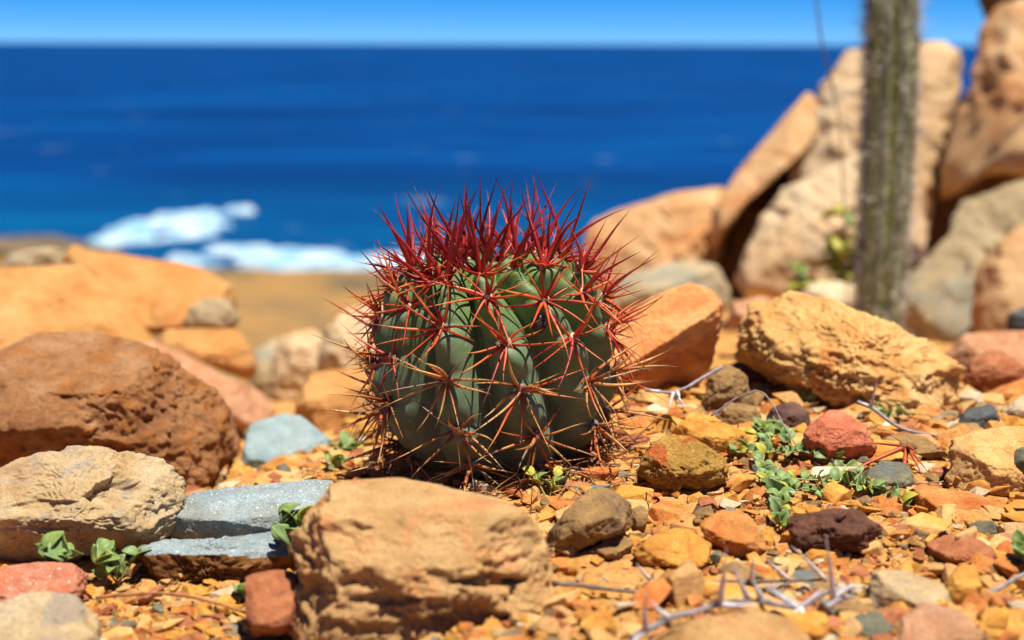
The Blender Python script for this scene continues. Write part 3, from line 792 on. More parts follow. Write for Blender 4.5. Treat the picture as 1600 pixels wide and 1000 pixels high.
rock('grey-tan boulder sloping down beside the columnar cactus foot',
     [(1366, 520), (1376, 470), (1422, 430), (1482, 372), (1512, 316), (1552, 298), (1600, 274), (1800, 240), (1800, 560), (1600, 550), (1460, 545)],
     'cliffgr', Y=2.65, D=(0.2, 0.3), n=7, clips=[(-0.3, -0.7, 0.65, 1500, 350, 0.0), (0, -0.9, 0.4, 1560, 420, -0.6)], facets=2, amp=0.035, seed=88, sub=6, fine=0.01, wobble=0.35, strata=0.035, saxis=(0.7, 0.2, 0.6), ff=7)
rock('peach-tan block set against the grey-tan boulder',
     [(1510, 530), (1528, 440), (1540, 376), (1600, 348), (1800, 330), (1800, 550), (1600, 545)], 'cliffor', Y=2.35, D=(0.1, 0.15), n=7, clips=[(-0.1, -0.7, 0.7, 1600, 350, 0.0)], facets=2, amp=0.025, seed=89, wobble=0.35, strata=0.025, saxis=(0.7, 0.2, 0.6), fine=0.01, ff=5)
rock('tan rock with painted-in dark shade filling the gap between the peaked slab and the tall tan boulder',
     [(1400, 230), (1470, 170), (1505, 140), (1570, 150), (1640, 350), (1640, 460), (1390, 460)], 'cliffshade', Y=3.62, D=(0.15, 0.2), n=4, amp=0.03, seed=95, auto_top=True)  # gap shade painted in by giving the filler a dark colour
rock('small dark slate-grey stone before the peach-tan block',
     [(1566, 520), (1574, 490), (1610, 476), (1650, 490), (1650, 525)], 'bluegrey', Y=1.9, D=(0.03, 0.04), n=2.8, amp=0.04, seed=90, sub=5, auto_top=True)
rock('small pale stone at the foot of the pale wedge boulder',
     [(1238, 480), (1256, 446), (1300, 436), (1346, 452), (1356, 490), (1300, 500)], 'pale', Y=2.5, D=(0.05, 0.06), n=2.8, amp=0.05, seed=91, sub=5, auto_top=True)
rock('rosy stone lying low between the grey-green rock and the golden slab',
     [(1130, 510), (1142, 474), (1190, 462), (1240, 480), (1240, 515)], 'pink', Y=2.0, D=(0.05, 0.06), n=2.8, amp=0.05, seed=92, sub=5, auto_top=True)
rock('dark reddish stone in the gap behind the columnar cactus',
     [(1398, 425), (1404, 385), (1425, 372), (1446, 390), (1450, 425)], 'purple', Y=2.95, D=(0.04, 0.04), n=2.4, amp=0.06, seed=93, sub=5)

# ------------------------------------------------------------------ loose stones
def chip_unit(seed, bevel):
    """a broken shard: hull of a few random points, its edges worn a little when seen large"""
    rng = np.random.default_rng(seed)
    n = int(rng.integers(9, 14))
    q = rng.uniform(-1, 1, (n, 3))
    q /= (np.abs(q) ** 3.5).sum(1)[:, None] ** (1 / 3.5)
    q *= rng.uniform(0.8, 1.0, n)[:, None]
    q = q * np.array([1.0, rng.uniform(0.6, 0.95), rng.uniform(0.40, 0.75)])
    bm = bmesh.new()
    for p in q:
        bm.verts.new(p)
    res = bmesh.ops.convex_hull(bm, input=bm.verts)
    bmesh.ops.delete(bm, geom=[v for v in bm.verts if not v.link_faces], context='VERTS')
    if bevel:
        bmesh.ops.dissolve_limit(bm, angle_limit=R(8), verts=bm.verts, edges=bm.edges)
        bmesh.ops.bevel(bm, geom=list(bm.edges), offset=0.05, segments=1, affect='EDGES', profile=0.5)
    bmesh.ops.triangulate(bm, faces=bm.faces)
    bm.verts.index_update()
    P = np.array([v.co[:] for v in bm.verts]); F = np.array([[v.index for v in f.verts] for f in bm.faces])
    bm.free()
    if bevel:
        P = P + norm_rows(P) * (0.02 * fbm(P * 2.5 + seed, 2, seed))[:, None]
    return P * 0.008, F

MARKS = []
for _px, _py, _t in ((660, 1010, 'tan-orange block'), (70, 930, 'rosy stone'), (180, 915, 'tall-leaved sprig'), (330, 912, 'brown crusted slab'), (425, 990, 'red-brown block'),
                     (1065, 770, 'crumbly ochre stone'), (1110, 705, 'yellow-ochre slab'), (900, 868, 'umber-grey stone'), (1050, 888, 'furrowed ochre slab'), (1150, 872, 'bright orange block'),
                     (1305, 870, 'dark maroon stone'), (1305, 730, 'brick-red stone'), (1385, 770, 'grey-green stone'), (1540, 780, 'pale orange-tan slab'), (1490, 810, 'thin orange slab'),
                     (1500, 885, 'oblong red-brown stone'), (1600, 862, 'flat rosy stone'), (1525, 680, 'dark blue-grey stone'), (1420, 970, 'squared tan block'), (1510, 950, 'golden wedge stone'),
                     (1250, 960, 'bleached thorn twig'), (960, 920, 'dark dead branch'), (1280, 990, 'vivid orange-red chip'), (1350, 1000, 'grey lichen-dusted stone'), (1230, 690, 'purple-brown stone'),
                     (1220, 840, 'trailing leaves'), (850, 780, 'cactus foot sprig'), (960, 745, 'barrel cactus'), (1110, 640, 'dark gap under the slab'), (1420, 680, 'foot of the golden slab'),
                     (560, 730, 'seedling left of the cactus'), (450, 770, 'teal slate rock'), (1100, 980, 'low tan boulder'), (1460, 720, 'fallen spine cluster'), (1590, 650, 'pale cream stone')):
    _g = ground_hit(_px, _py)
    MARKS.append((_g[0], _g[1], _t))
def scatter():
    rng = np.random.default_rng(77)
    kinds = [('ochre', 'ochre', 0.27), ('orange', 'orange', 0.17), ('golden-tan', 'gold', 0.24), ('rust-red', 'rustred', 0.09), ('umber-brown', 'umber', 0.08),
             ('cream', 'pale', 0.05), ('grey', 'grey', 0.025), ('peach', 'front', 0.08)]
    pr = np.array([k[2] for k in kinds]); pr /= pr.sum()
    hi = [chip_unit(900 + i, True) for i in range(24)]
    him = [mesh_np('stone_chip', *c, False) for c in hi]
    # candidates
    N = 36000
    y = 0.62 + (1.75 - 0.62) * rng.random(N) ** 1.3
    x = (rng.random(N) * 2 - 1) * 0.40 * y
    s = 0.0014 + 0.0026 * rng.random(N) ** 1.5 + 0.0125 * rng.random(N) ** 6.5
    s = s * (0.8 + 0.5 * (y > 1.05))
    K = 300
    y[:K] = 0.69 + 0.62 * rng.random(K); x[:K] = y[:K] * (rng.random(K) ** 0.8 * 0.40 - 0.005)
    s[:K] = 0.0085 + 0.012 * rng.random(K) ** 1.6
    dens = fbm(np.stack([x * 7, y * 7, y * 0], 1), 2, 8)
    keep = ((dens + rng.normal(size=N) * 0.35) > -0.30) | (np.arange(N) < K)
    ii = np.arange(N)
    keep &= ~(((x - CX) ** 2 + (y - CY) ** 2 < 0.058 ** 2))
    x, y, s = x[keep], y[keep], s[keep]
    z = h_at(x, y)
    px = 800 + x / y * FPX
    vis = s / y
    inview = (px > -20) & (px < 1620) & (y > 0.69)
    # hidden behind the large rocks on the left and front: skip those from the singled out set
    hid = ((px < 870) & (px > 455) & (y < 0.93)) | ((px < 400) & (y > 0.86)) | ((px < 520) & (y > 0.92)) | ((px > 930) & (y > 1.16))
    order = np.argsort(-(vis * inview * ~hid))
    single = set(order[:300].tolist())
    lowV, lowF = [], []
    lo = [chip_unit(700 + i, False) for i in range(24)]
    stuffs = {k[1]: ([], [], [0]) for k in kinds}
    for i in range(len(x)):
        ki = rng.choice(len(kinds), p=pr)
        kn, km, _ = kinds[ki]
        rot = Matrix.Rotation(rng.uniform(0, 6.28), 3, 'Z') @ Matrix.Rotation(rng.normal() * 0.35, 3, 'X')
        sc = s[i] / 0.008 * np.array([1, 1, rng.uniform(0.7, 1.2) if s[i] < 0.008 else rng.uniform(0.5, 0.85)])
        zz = z[i] + s[i] * 0.22
        if i in single:
            o = link('stone_chip', him[i % 24], MAT[km], loc=(x[i], y[i], zz), mat_on_object=True)
            o.rotation_euler = rot.to_euler()
            o.scale = sc
            mk = min(MARKS, key=lambda m: (m[0] - x[i]) ** 2 + (m[1] - y[i]) ** 2)[2]
            sz = 'large' if s[i] > 0.0105 else ('small' if s[i] > 0.0065 else 'tiny')
            tag(o, f'{sz} angular {kn} stone chip on the soil near the {mk}', 'stone', f'{kn} stone chips on the soil')
        else:
            P, F = lo[i % 24]
            W = (P * sc) @ np.array(rot).T + np.array([x[i], y[i], zz])
            st = stuffs[km]
            st[0].append(W); st[1].append(F + st[2][0]); st[2][0] += len(W)
    for km, (vv, ff, _) in stuffs.items():
        o = link('gravel', mesh_np('gravel', np.concatenate(vv), np.concatenate(ff), False), MAT[km])
        o['kind'] = 'stuff'
        names = {'gold': 'golden-tan', 'pale': 'cream', 'front': 'peach', 'rustred': 'rust-red', 'umber': 'umber', 'purple': 'purple-brown', 'red': 'brick-red'}
        tag(o, f'fine {names.get(km, km)} gravel strewn over the soil', 'gravel')
scatter()

# ------------------------------------------------------------------ the barrel cactus
RM, HC = 0.0885, 0.0845
ZC = 0.3 - (566 - 68) / FPX * CY
PW = 2.5
def prof(phi):
    c, s_ = np.cos(phi), np.sin(phi)
    r = RM * np.abs(s_) ** (2 / PW)
    z = ZC + HC * np.sign(c) * np.abs(c) ** (2 / PW)
    z = z - 0.010 * np.exp(-(phi / 0.30) ** 2)
    return r, z

def hit_cactus(px, py):
    d = ray(px, py)
    Y = np.linspace(0.90, 1.12, 1500)
    p = np.array([0, 0, CAM_H])[None] + d[None] * (Y / d[1])[:, None]
    rr = np.hypot(p[:, 0] - CX, p[:, 1] - CY)
    zz = p[:, 2] - ZC
    ins = (rr / RM) ** PW + (np.abs(zz) / HC) ** PW < 1
    if not ins.any():
        i = np.argmin((rr / RM) ** PW + (np.abs(zz) / HC) ** PW)
    else:
        i = np.argmax(ins)
    q = p[i]
    az = math.atan2(q[0] - CX, -(q[1] - CY))
    cz = np.clip((q[2] - ZC) / HC, -1, 1)
    phi = math.acos(np.sign(cz) * abs(cz) ** (PW / 2))
    return az, phi

def zp(x, y):                       # areole positions were read off an enlargement of the cactus
    return 460 + x / 1.961, 270 + y / 1.961
front = {
    'A': [(265, 440), (230, 580), (215, 735)],
    'B': [(345, 412), (298, 568), (308, 710), (330, 860)],
    'C': [(470, 335), (452, 475), (465, 635), (500, 790), (545, 890)],
    'D': [(592, 385), (648, 525), (695, 665), (740, 805)],
    'E': [(655, 290), (755, 395), (840, 510), (905, 640), (932, 765)],
    'F': [(770, 285), (870, 372), (950, 480), (1000, 600)],
}
NR = 13
fit = []
areoles = []
for k, key in enumerate('ABCDEF'):
    h = [hit_cactus(*zp(*p)) for p in front[key]]
    ph = np.array([b for a, b in h]); az = np.array([a for a, b in h])
    sl, ic = np.polyfit(ph, az, 1)
    sl = np.clip(sl, -0.25, 0.55)
    ic = np.mean(az - sl * ph)
    fit.append((ic + sl * R(60), ic + sl * R(115)))
    areoles.append(sorted(ph.tolist()))
a60, a115 = fit[0][0] + 2 * math.pi, fit[0][1] + 2 * math.pi
f60, f115 = fit[5]
nb = NR - 6
for i in range(nb):
    t = (i + 1) / (nb + 1)
    fit.append((f60 + (a60 - f60) * t, f115 + (a115 - f115) * t))
    off = 0.5 * (i % 2)
    areoles.append([R(40 + 21 * (j + off * 0.9)) for j in range(5)])
rngc = np.random.default_rng(4)
for k in range(NR):
    a = areoles[k]
    top = a[0]
    step = 0.30
    while top - step * 0.9 > R(9):
        top -= step
        a.insert(0, top)
        step *= 0.80
    while a[-1] < R(128):
        a.append(a[-1] + R(21))
    areoles[k] = [p for p in a if p < R(150)]
FIT = np.array(fit)

def rib_az(sidx, phi):
    """azimuth of (fractional) rib index at polar angle phi, both arrays"""
    t = np.clip((phi - R(60)) / R(55), -0.55, 1.3)
    k = np.floor(sidx).astype(int)
    f = sidx - k
    turn = 2 * math.pi * np.floor_divide(k, NR)
    k0 = np.mod(k, NR)
    k1 = np.mod(k + 1, NR)
    t1 = turn + np.where(k + 1 >= (np.floor_divide(k, NR) + 1) * NR, 2 * math.pi, 0)
    A0 = FIT[k0, 0] * (1 - t) + FIT[k0, 1] * t + turn
    A1 = FIT[k1, 0] * (1 - t) + FIT[k1, 1] * t + t1
    return A0 * (1 - f) + A1 * f

def tubercle(k, phi):
    v = np.zeros_like(phi)
    for p in areoles[k]:
        w = 0.11 if p > R(35) else 0.06
        v += np.exp(-((phi - (p + 0.10)) / w) ** 2) - 0.9 * np.exp(-((phi - (p - 0.03)) / 0.055) ** 2)
    return v

def cactus_surface(sidx, phi):
    r, z = prof(phi)
    c = np.abs(np.cos(math.pi * sidx))
    d = 0.29 * smooth(phi, R(8), R(45)) * (1 - 0.45 * smooth(phi, R(100), R(145)))
    k = np.mod(np.rint(sidx).astype(int), NR)
    tub = np.zeros_like(phi)
    for kk in range(NR):
        m = k == kk
        if m.any():
            tub[m] = tubercle(kk, phi[m])
    shape = c ** 1.05
    fac = 1 - d * (1 - shape) + 0.045 * tub * c ** 2.2 * smooth(phi, R(10), R(40))
    az = rib_az(sidx, phi)
    rr = r * fac
    # ribs also rise a little at the shoulder
    z = z - 0.012 * (1 - shape) * (1 - smooth(phi, R(35), R(75))) * smooth(phi, R(5), R(20)) + 0.0022 * tub * c ** 2 * (1 - smooth(phi, R(30), R(80)))
    return np.stack([rr * np.sin(az), -rr * np.cos(az), z], -1)

def build_cactus():
    base_z = h1(CX, CY) - 0.002
    root = empty('barrel_cactus', (CX, CY, base_z))
    tag(root, 'round ribbed green barrel cactus bristling with red and orange spines', 'cactus')
    off = np.array([0, 0, -base_z])
    per = 26
    S = np.arange(NR * per) / per
    PH = np.concatenate([np.linspace(0.01, R(40), 60, endpoint=False), np.linspace(R(40), R(158), 170)])
    ss, pp = np.meshgrid(S, PH)
    V = cactus_surface(ss.ravel(), pp.ravel()) + off
    # small irregular dents
    V = V + norm_rows(V - np.array([0, 0, ZC - base_z])) * (0.0009 * fbm(V * 45, 3, 2))[:, None]
    n, m = len(PH), len(S)
    i = np.arange(n - 1)[:, None] * m + np.arange(m)[None]
    j = np.arange(n - 1)[:, None] * m + (np.arange(m)[None] + 1) % m
    F = np.stack([i, i + m, j + m, j], -1).reshape(-1, 4)
    t = NT('cactus_skin')
    tc = t.node('ShaderNodeTexCoord').outputs['Object']
    sx = t.node('ShaderNodeSeparateXYZ')
    t.lk(tc, sx.inputs[0])
    zz = t.math('ADD', t.math('MULTIPLY', sx.outputs['Z'], 6.0), t.math('MULTIPLY', t.noise(tc, 25, 4), 0.18))
    col = t.ramp(zz, [(0.08, H('5c4a32')), (0.20, H('5a5c46')), (0.5, H('56684e')), (0.8, H('5a6e48')), (1.0, H('627638'))])
    col = t.mix(t.ramp(t.noise(tc, 60, 5, 0.6), [(0.40, black(0)), (0.66, black(0.55))]), col, H('76826a'))
    at_ = t.node('ShaderNodeAttribute', attribute_name='groove')
    col = t.mix(t.math('MULTIPLY', at_.outputs['Fac'], 0.4), col, H('55802a'))
    ck = t.ramp(t.noise(tc, 95, 6, 0.7, 0.6), [(0.60, black(0)), (0.68, black(0.7))])
    col = t.mix(ck, col, H('7c6c50'))
    sp = t.ramp(t.noise(tc, 1100, 2, 0.5), [(0.68, black(0)), (0.72, black(1))])
    gate = t.ramp(t.noise(tc, 40, 3), [(0.45, black(0)), (0.6, black(1))])
    col = t.mix(t.math('MULTIPLY', sp, gate), col, H('cfc4a4'))
    t.lk(col, t.b.inputs['Base Color'])
    t.b.inputs['Roughness'].default_value = 0.55
    t.b.inputs['Specular IOR Level'].default_value = 0.28
    t.b.inputs['Subsurface Weight'].default_value = 0.0
    t.lk(t.bump(t.noise(tc, 240, 5, 0.6), 0.25, 0.001), t.b.inputs['Normal'])
    me = mesh_np('body', V, F)
    g = (1 - np.abs(np.cos(math.pi * ss.ravel()))) * (1 - smooth(pp.ravel(), R(55), R(95)))
    at2 = me.attributes.new('groove', 'FLOAT', 'POINT')
    at2.data.foreach_set('value', g.astype(np.float32))
    link('body', me, t.m, root)

    # spine meshes (unit length along z) ---------------------------------
    def spine_mesh(seed):
        r_ = np.random.default_rng(seed)
        K, M = 9, 6
        bend = r_.uniform(-0.30, 0.30); wob = r_.uniform(-0.02, 0.02)
        ts = np.linspace(0, 1, K)
        V, F = [], []
        for a, t_ in enumerate(ts):
            cx = bend * (t_ ** 2) + wob * math.sin(t_ * 6.28); cz = t_
            rad = (1.0 - t_ ** 1.3) * (1 + 0.25 * math.exp(-t_ * 14)) + 0.03
            for b in range(M):
                an = b / M * 6.283
                V.append((cx + 0.0, 0.0, cz, rad * math.cos(an), rad * 0.72 * math.sin(an)))
        V = np.array(V)
        for a in range(K - 1):
            for b in range(M):
                F.append((a * M + b, a * M + (b + 1) % M, (a + 1) * M + (b + 1) % M, (a + 1) * M + b))
        return V, np.array(F), ts
    TH0 = 0.030        # thickness ratio baked in
    protos = []
    for i in range(8):
        V5, Fq, ts = spine_mesh(i + 3)
        P = np.stack([V5[:, 0] + V5[:, 3] * TH0, V5[:, 1] + V5[:, 4] * TH0, V5[:, 2]], 1)
        me = mesh_np('spine', P, Fq)
        protos.append((me, P, Fq))
    def spine_mat(name, c0, c1, c2, tip):
        t = NT(name)
        tc = t.node('ShaderNodeTexCoord').outputs['Generated']
        s_ = t.node('ShaderNodeSeparateXYZ')
        t.lk(tc, s_.inputs[0])
        ob = t.coords()
        oi = t.node('ShaderNodeObjectInfo')
        f = t.math('ADD', s_.outputs['Z'], t.math('MULTIPLY', t.math('SUBTRACT', oi.outputs['Random'], 0.5), 0.35))
        col = t.ramp(f, [(0.02, c0), (0.3, c1), (0.72, c2), (0.97, tip)])
        nz = t.ramp(t.noise(ob, 14, 3), [(0.3, (0.65, 0.6, 0.6)), (0.65, (1.1, 1.1, 1.1))])
        col = t.mix(0.8, col, nz, 'MULTIPLY')
        t.lk(col, t.b.inputs['Base Color'])
        t.b.inputs['Roughness'].default_value = 0.42
        t.b.inputs['Specular IOR Level'].default_value = 0.35
        return t.m
    SM = [spine_mat('spine_crimson', H('ac2a18'), H('8e1a1e'), H('7a1222'), H('300e16')),
          spine_mat('spine_red_orange', H('8c2616'), H('b8441e'), H('cc7c3c'), H('5e2a1a')),
          spine_mat('spine_tan_orange', H('6e3420'), H('b06c38'), H('d4aa6c'), H('7a4a2c'))]
    # for the joined mass the colour is even along the spine
    def mass_mat(name, c1, c2):
        t = NT(name)
        tc = t.node('ShaderNodeTexCoord').outputs['Object']
        t.lk(t.ramp(t.noise(tc, 55, 3), [(0.35, c1), (0.65, c2)]), t.b.inputs['Base Color'])
        t.b.inputs['Roughness'].default_value = 0.45
        return t.m
    SM.append(spine_mat('spine_weathered_grey', H('5a4438'), H('86705c'), H('b09c80'), H('6a5a4c')))
    MM = [mass_mat('spine_mass_crimson', H('8a1420'), H('b03018')), mass_mat('spine_mass_red', H('b03818'), H('c05a28')), mass_mat('spine_mass_tan', H('8a4420'), H('bd8044'))]
    tw = NT('areole_wool')
    twc = tw.node('ShaderNodeTexCoord').outputs['Object']
    tw.lk(tw.ramp(tw.noise(twc, 900, 3), [(0.35, H('7a5a48')), (0.6, H('d8c0a4'))]), tw.b.inputs['Base Color'])
    tw.b.inputs['Roughness'].default_value = 1.0
    td = NT('areole_grey')
    tdc = td.node('ShaderNodeTexCoord').outputs['Object']
    td.lk(td.ramp(td.noise(tdc, 900, 3), [(0.35, H('3c2a28')), (0.6, H('94807a'))]), td.b.inputs['Base Color'])
    td.b.inputs['Roughness'].default_value = 1.0

    rng = np.random.default_rng(12)
    cand = []
    aobjs = []
    Vc, Fc = ico(2)
    wool = []
    for i in range(4):
        P = Vc * np.array([0.0042, 0.0026, 0.0046])
        P = P + norm_rows(P) * (0.0011 * fbm(Vc * 3 + i, 3, i))[:, None]
        wool.append(P)
    woolm = [mesh_np('areole', p, Fc) for p in wool]
    for k in range(NR):
        for p in areoles[k]:
            e = 0.01
            q = cactus_surface(np.array([float(k)]), np.array([p]))[0] + off
            qu = cactus_surface(np.array([float(k)]), np.array([p - 0.08]))[0] + off
            qs = cactus_surface(np.array([float(k) + 0.02]), np.array([p]))[0]
            az = rib_az(np.array([float(k)]), np.array([p]))[0]
            r0, z0 = prof(np.array([p - e])); r1, z1 = prof(np.array([p + e]))
            tr, tz = (r1 - r0)[0], (z1 - z0)[0]
            nr, nz = -tz, tr
            if p < R(12):
                nr, nz = 0.25, 1.0
            nl = math.hypot(nr, nz)
            nr, nz = nr / nl, nz / nl
            outw = np.array([math.sin(az), -math.cos(az), 0])
            nrm = norm(outw * nr + np.array([0, 0, nz]))
            side = norm(np.cross((0, 0, 1), outw))
            upv = np.cross(nrm, side)
            if upv[2] < 0:
                upv = -upv
            q = q + nrm * 0.0008
            deg = math.degrees(p)
            young = deg < 46
            mid = 46 <= deg < 86
            ao = None
            facing = -nrm[1]
            M3 = np.stack([side, nrm, upv], 1)
            sc = 0.75 if young else 1.0
            ao = link('areole', woolm[len(aobjs) % 4], tw.m if deg < 80 else td.m, root, loc=q, mat_on_object=True)
            ao.rotation_euler = Matrix(M3.tolist()).to_euler()
            ao.scale = (sc, sc, sc)
            aobjs.append(ao)
            spec = []
            if deg < 28:
                for c_ in range(2):
                    spec.append((rng.uniform(0, 360), rng.uniform(5, 40), rng.uniform(0.014, 0.046), 1.5, 0))
                for c_ in range(2):
                    spec.append((rng.uniform(0, 360), rng.uniform(25, 55), rng.uniform(0.018, 0.028), 0.95, 0))
            elif young:
                for c_ in range(3):
                    spec.append((rng.normal() * 70, rng.uniform(4, 50), rng.uniform(0.024, 0.050), 1.5, 0))
                for a_ in (40, 65, 95, 120, 150, 180, 210, 240, 265, 300):
                    spec.append((a_ + rng.normal() * 9, rng.uniform(52, 74), rng.uniform(0.020, 0.033), 0.9, 0 if rng.random() < 0.6 else 1))
            else:
                m1 = 1 if mid else 2
                old = deg > 86
                nc = rng.integers(1, 3)
                for c_ in range(nc):
                    spec.append((rng.normal() * 45, rng.uniform(12, 40), rng.uniform(0.027, 0.040), 1.15, 0 if (mid and rng.random() < 0.4) else m1))
                for a_ in (42, 72, 98, 125, 152, 180, 208, 235, 262, 290, 318):
                    if rng.random() < 0.12:
                        continue
                    upness = math.cos(R(a_))
                    ln = rng.uniform(0.022, 0.042) * (1 - 0.25 * max(0, upness))
                    spec.append((a_ + rng.normal() * 8, rng.uniform(56, 79), ln, rng.uniform(0.75, 1.0), (3 if (old and rng.random() < 0.22) else m1) if rng.random() < 0.85 else max(0, m1 - 1)))
            for (aa, tilt, L, w, mt) in spec:
                L *= 1.42
                aa, tilt = R(aa), R(tilt)
                d = nrm * math.cos(tilt) + (upv * math.cos(aa) + side * math.sin(aa)) * math.sin(tilt)
                if young:
                    d = norm(d + np.array([0, 0, 0.28 if w > 1.2 else 0.08]))
                elif mid:
                    d = norm(d + np.array([0, 0, 0.05]))
                if (q + d * L)[2] < 0.004:
                    d = norm(d + np.array([0, 0, 0.004 - (q + d * L)[2]]) / L)
                d = norm(d)
                ex = norm(np.cross((d[1], d[2], d[0]), d))
                ro = rng.uniform(0, 6.28)
                ey = np.cross(d, ex)
                ex2 = ex * math.cos(ro) + ey * math.sin(ro)
                ey2 = np.cross(d, ex2)
                wd = 0.0365 * w
                M = np.stack([ex2 * L, ey2 * L, d * L], 1)
                # thickness is kept real whatever the length
                M[:, 0] *= 1.0; M[:, 1] *= 1.0
                pi_ = int(rng.integers(0, 8))
                root_out = q + d * 0.0
                vis = L * math.sqrt(max(0.0, 1 - d[1] ** 2) + 0.05)
                seen = facing > -0.12 or (deg < 40)
                score = vis * (1.0 if facing > 0.1 else 0.55) * (1.0 if seen else 0.0)
                if deg < 40:
                    score *= 0.9
                score *= 1.0 if w >= 0.7 else 0.8
                cand.append((score, ao, q, d, ex2, ey2, L, w, pi_, mt))
    cand.sort(key=lambda c: -c[0])
    mass = {0: ([], [], [0]), 1: ([], [], [0]), 2: ([], [], [0])}
    for idx, (score, ao, q, d, ex, ey, L, w, pi_, mt) in enumerate(cand):
        thick = 0.032 * w                       # lateral scale: about 1 mm radius at the base
        lat = thick * 1.55
        if idx < 300:
            o = link('spine', protos[pi_][0], SM[mt], ao, mat_on_object=True)
            Mw = Matrix(((ex[0] * lat, ey[0] * lat, d[0] * L, q[0]), (ex[1] * lat, ey[1] * lat, d[1] * L, q[1]), (ex[2] * lat, ey[2] * lat, d[2] * L, q[2]), (0, 0, 0, 1)))
            o.matrix_parent_inverse = ao.matrix_basis.inverted()
            o.matrix_basis = Mw
        else:
            P, Fq = protos[pi_][1], protos[pi_][2]
            W = P[:, 0:1] * ex[None] * lat + P[:, 1:2] * ey[None] * lat + P[:, 2:3] * d[None] * L + q[None]
            st = mass[min(mt, 2)]
            st[0].append(W); st[1].append(Fq + st[2][0]); st[2][0] += len(W)
    vv = np.concatenate([v for mt in mass for v in mass[mt][0]])
    ff, base, mi = [], 0, []
    for mt in mass:
        if mass[mt][0]:
            f_ = np.concatenate(mass[mt][1]) + base
            ff.append(f_); mi += [mt] * len(f_); base += mass[mt][2][0]
    me = mesh_np('spine_mass', vv, np.concatenate(ff))
    for m_ in MM:
        me.materials.append(m_)
    me.polygons.foreach_set('material_index', np.array(mi, np.int32))
    o = link('spine_mass', me, None, root)
    o['kind'] = 'stuff'
    # withered black scar on one rib
    az, ph = hit_cactus(843, 506)
    r_, z_ = prof(np.array([ph]))
    c = np.array([math.sin(az) * r_[0] * 0.985, -math.cos(az) * r_[0] * 0.985, z_[0]]) + off
    Vs, Fs = ico(4)
    P = Vs * np.array([0.0052, 0.0028, 0.0062])
    P = P + norm_rows(P) * (0.0022 * fbm(Vs * 3.5, 4, 5))[:, None]
    t = NT('withered_black_tissue')
    tcs = t.node('ShaderNodeTexCoord').outputs['Object']
    t.lk(t.ramp(t.noise(tcs, 700, 4), [(0.4, (0.006, 0.004, 0.004, 1)), (0.7, (0.07, 0.03, 0.03, 1))]), t.b.inputs['Base Color'])
    o = link('scar', mesh_np('scar', P, Fs), t.m, root, loc=c)
    o.rotation_euler = (0, 0, az)
    print('SPINES', len(cand), 'AREOLES', len(aobjs))
    return root
build_cactus()

# ------------------------------------------------------------------ plants with rounded leaves
def leaf_mesh(seed, wid):
    r_ = np.random.default_rng(seed)
    nu, nv = 9, 7
    V = []
    for i in range(nu):
        t = i / (nu - 1)
        w = wid * math.sin(math.pi * min(1, t ** 0.85 * 0.985 + 0.008)) ** 0.62
        for j in range(nv):
            s_ = j / (nv - 1) * 2 - 1
            z = 0.30 * abs(s_) ** 1.4 * w + 0.12 * math.sin(t * 3.1) - 0.20 * t * t
            V.append((s_ * w, t, z))
    F = []
    for i in range(nu - 1):
        for j in range(nv - 1):
            a = i * nv + j
            F.append((a, a + 1, a + nv + 1, a + nv))
    V = np.array(V)
    n = len(V)
    # give the blade thickness
    V2 = np.concatenate([V, V - np.array([0, 0, 0.035])])
    F2 = F + [(a + n, d + n, c + n, b + n) for a, b, c, d in F]
    for j in range(nv - 1):
        F2.append((j, j + n, j + 1 + n, j + 1))
        a = (nu - 1) * nv + j
        F2.append((a, a + 1, a + 1 + n, a + n))
    for i in range(nu - 1):
        a = i * nv
        F2.append((a, a + nv, a + nv + n, a + n))
        a = i * nv + nv - 1
        F2.append((a, a + n, a + nv + n, a + nv))
    return mesh_np('leaf', V2, np.array(F2))
LEAFM = [leaf_mesh(i, w) for i, w in enumerate((0.30, 0.34, 0.38, 0.42))]
def leaf_mat(name, c1, c2, tr=0.25):
    t = NT(name)
    v = t.coords()
    t.lk(t.ramp(t.noise(v, 2.2, 4), [(0.35, c1), (0.65, c2)]), t.b.inputs['Base Color'])
    t.b.inputs['Roughness'].default_value = 0.5
    t.b.inputs['Specular IOR Level'].default_value = 0.35
    tl = t.node('ShaderNodeBsdfTranslucent')
    tl.inputs[0].default_value = (c2[0] * 1.1, c2[1] * 1.2, c2[2] * 0.6, 1)
    mx = t.node('ShaderNodeMixShader')
    mx.inputs[0].default_value = tr
    t.lk(t.b.outputs[0], mx.inputs[1]); t.lk(tl.outputs[0], mx.inputs[2])
    t.lk(mx.outputs[0], t.n['Material Output'].inputs[0])
    return t.m
LM = [leaf_mat('leaf_grey_green', H('6c8450'), H('90a66a')), leaf_mat('leaf_green', H('6a8040'), H('8ea25a')), leaf_mat('leaf_yellow_green', H('a8a438'), H('c0b84a'))]
tst = NT('stem_pale_green')
tst.b.inputs['Base Color'].default_value = H('8c8c50')
tst.b.inputs['Roughness'].default_value = 0.6

def tube(pts, rads, M=7):
    pts = np.array(pts, float)
    n = len(pts)
    T = np.gradient(pts, axis=0)
    T = norm_rows(T)
    ref = np.array([0.31, 0.17, 0.93])
    V, F = [], []
    for i in range(n):
        a = norm(np.cross(T[i], ref)); b = np.cross(T[i], a)
        for j in range(M):
            an = 2 * math.pi * j / M
            V.append(pts[i] + (a * math.cos(an) + b * math.sin(an)) * rads[i])
    for i in range(n - 1):
        for j in range(M):
            F.append((i * M + j, i * M + (j + 1) % M, (i + 1) * M + (j + 1) % M, (i + 1) * M + j))
    c0 = len(V); V.append(pts[0]); V.append(pts[-1])
    F = [tuple(f) for f in F]
    tri = [(c0, (j + 1) % M, j, j) for j in range(M)]
    return np.array(V), F, n, M

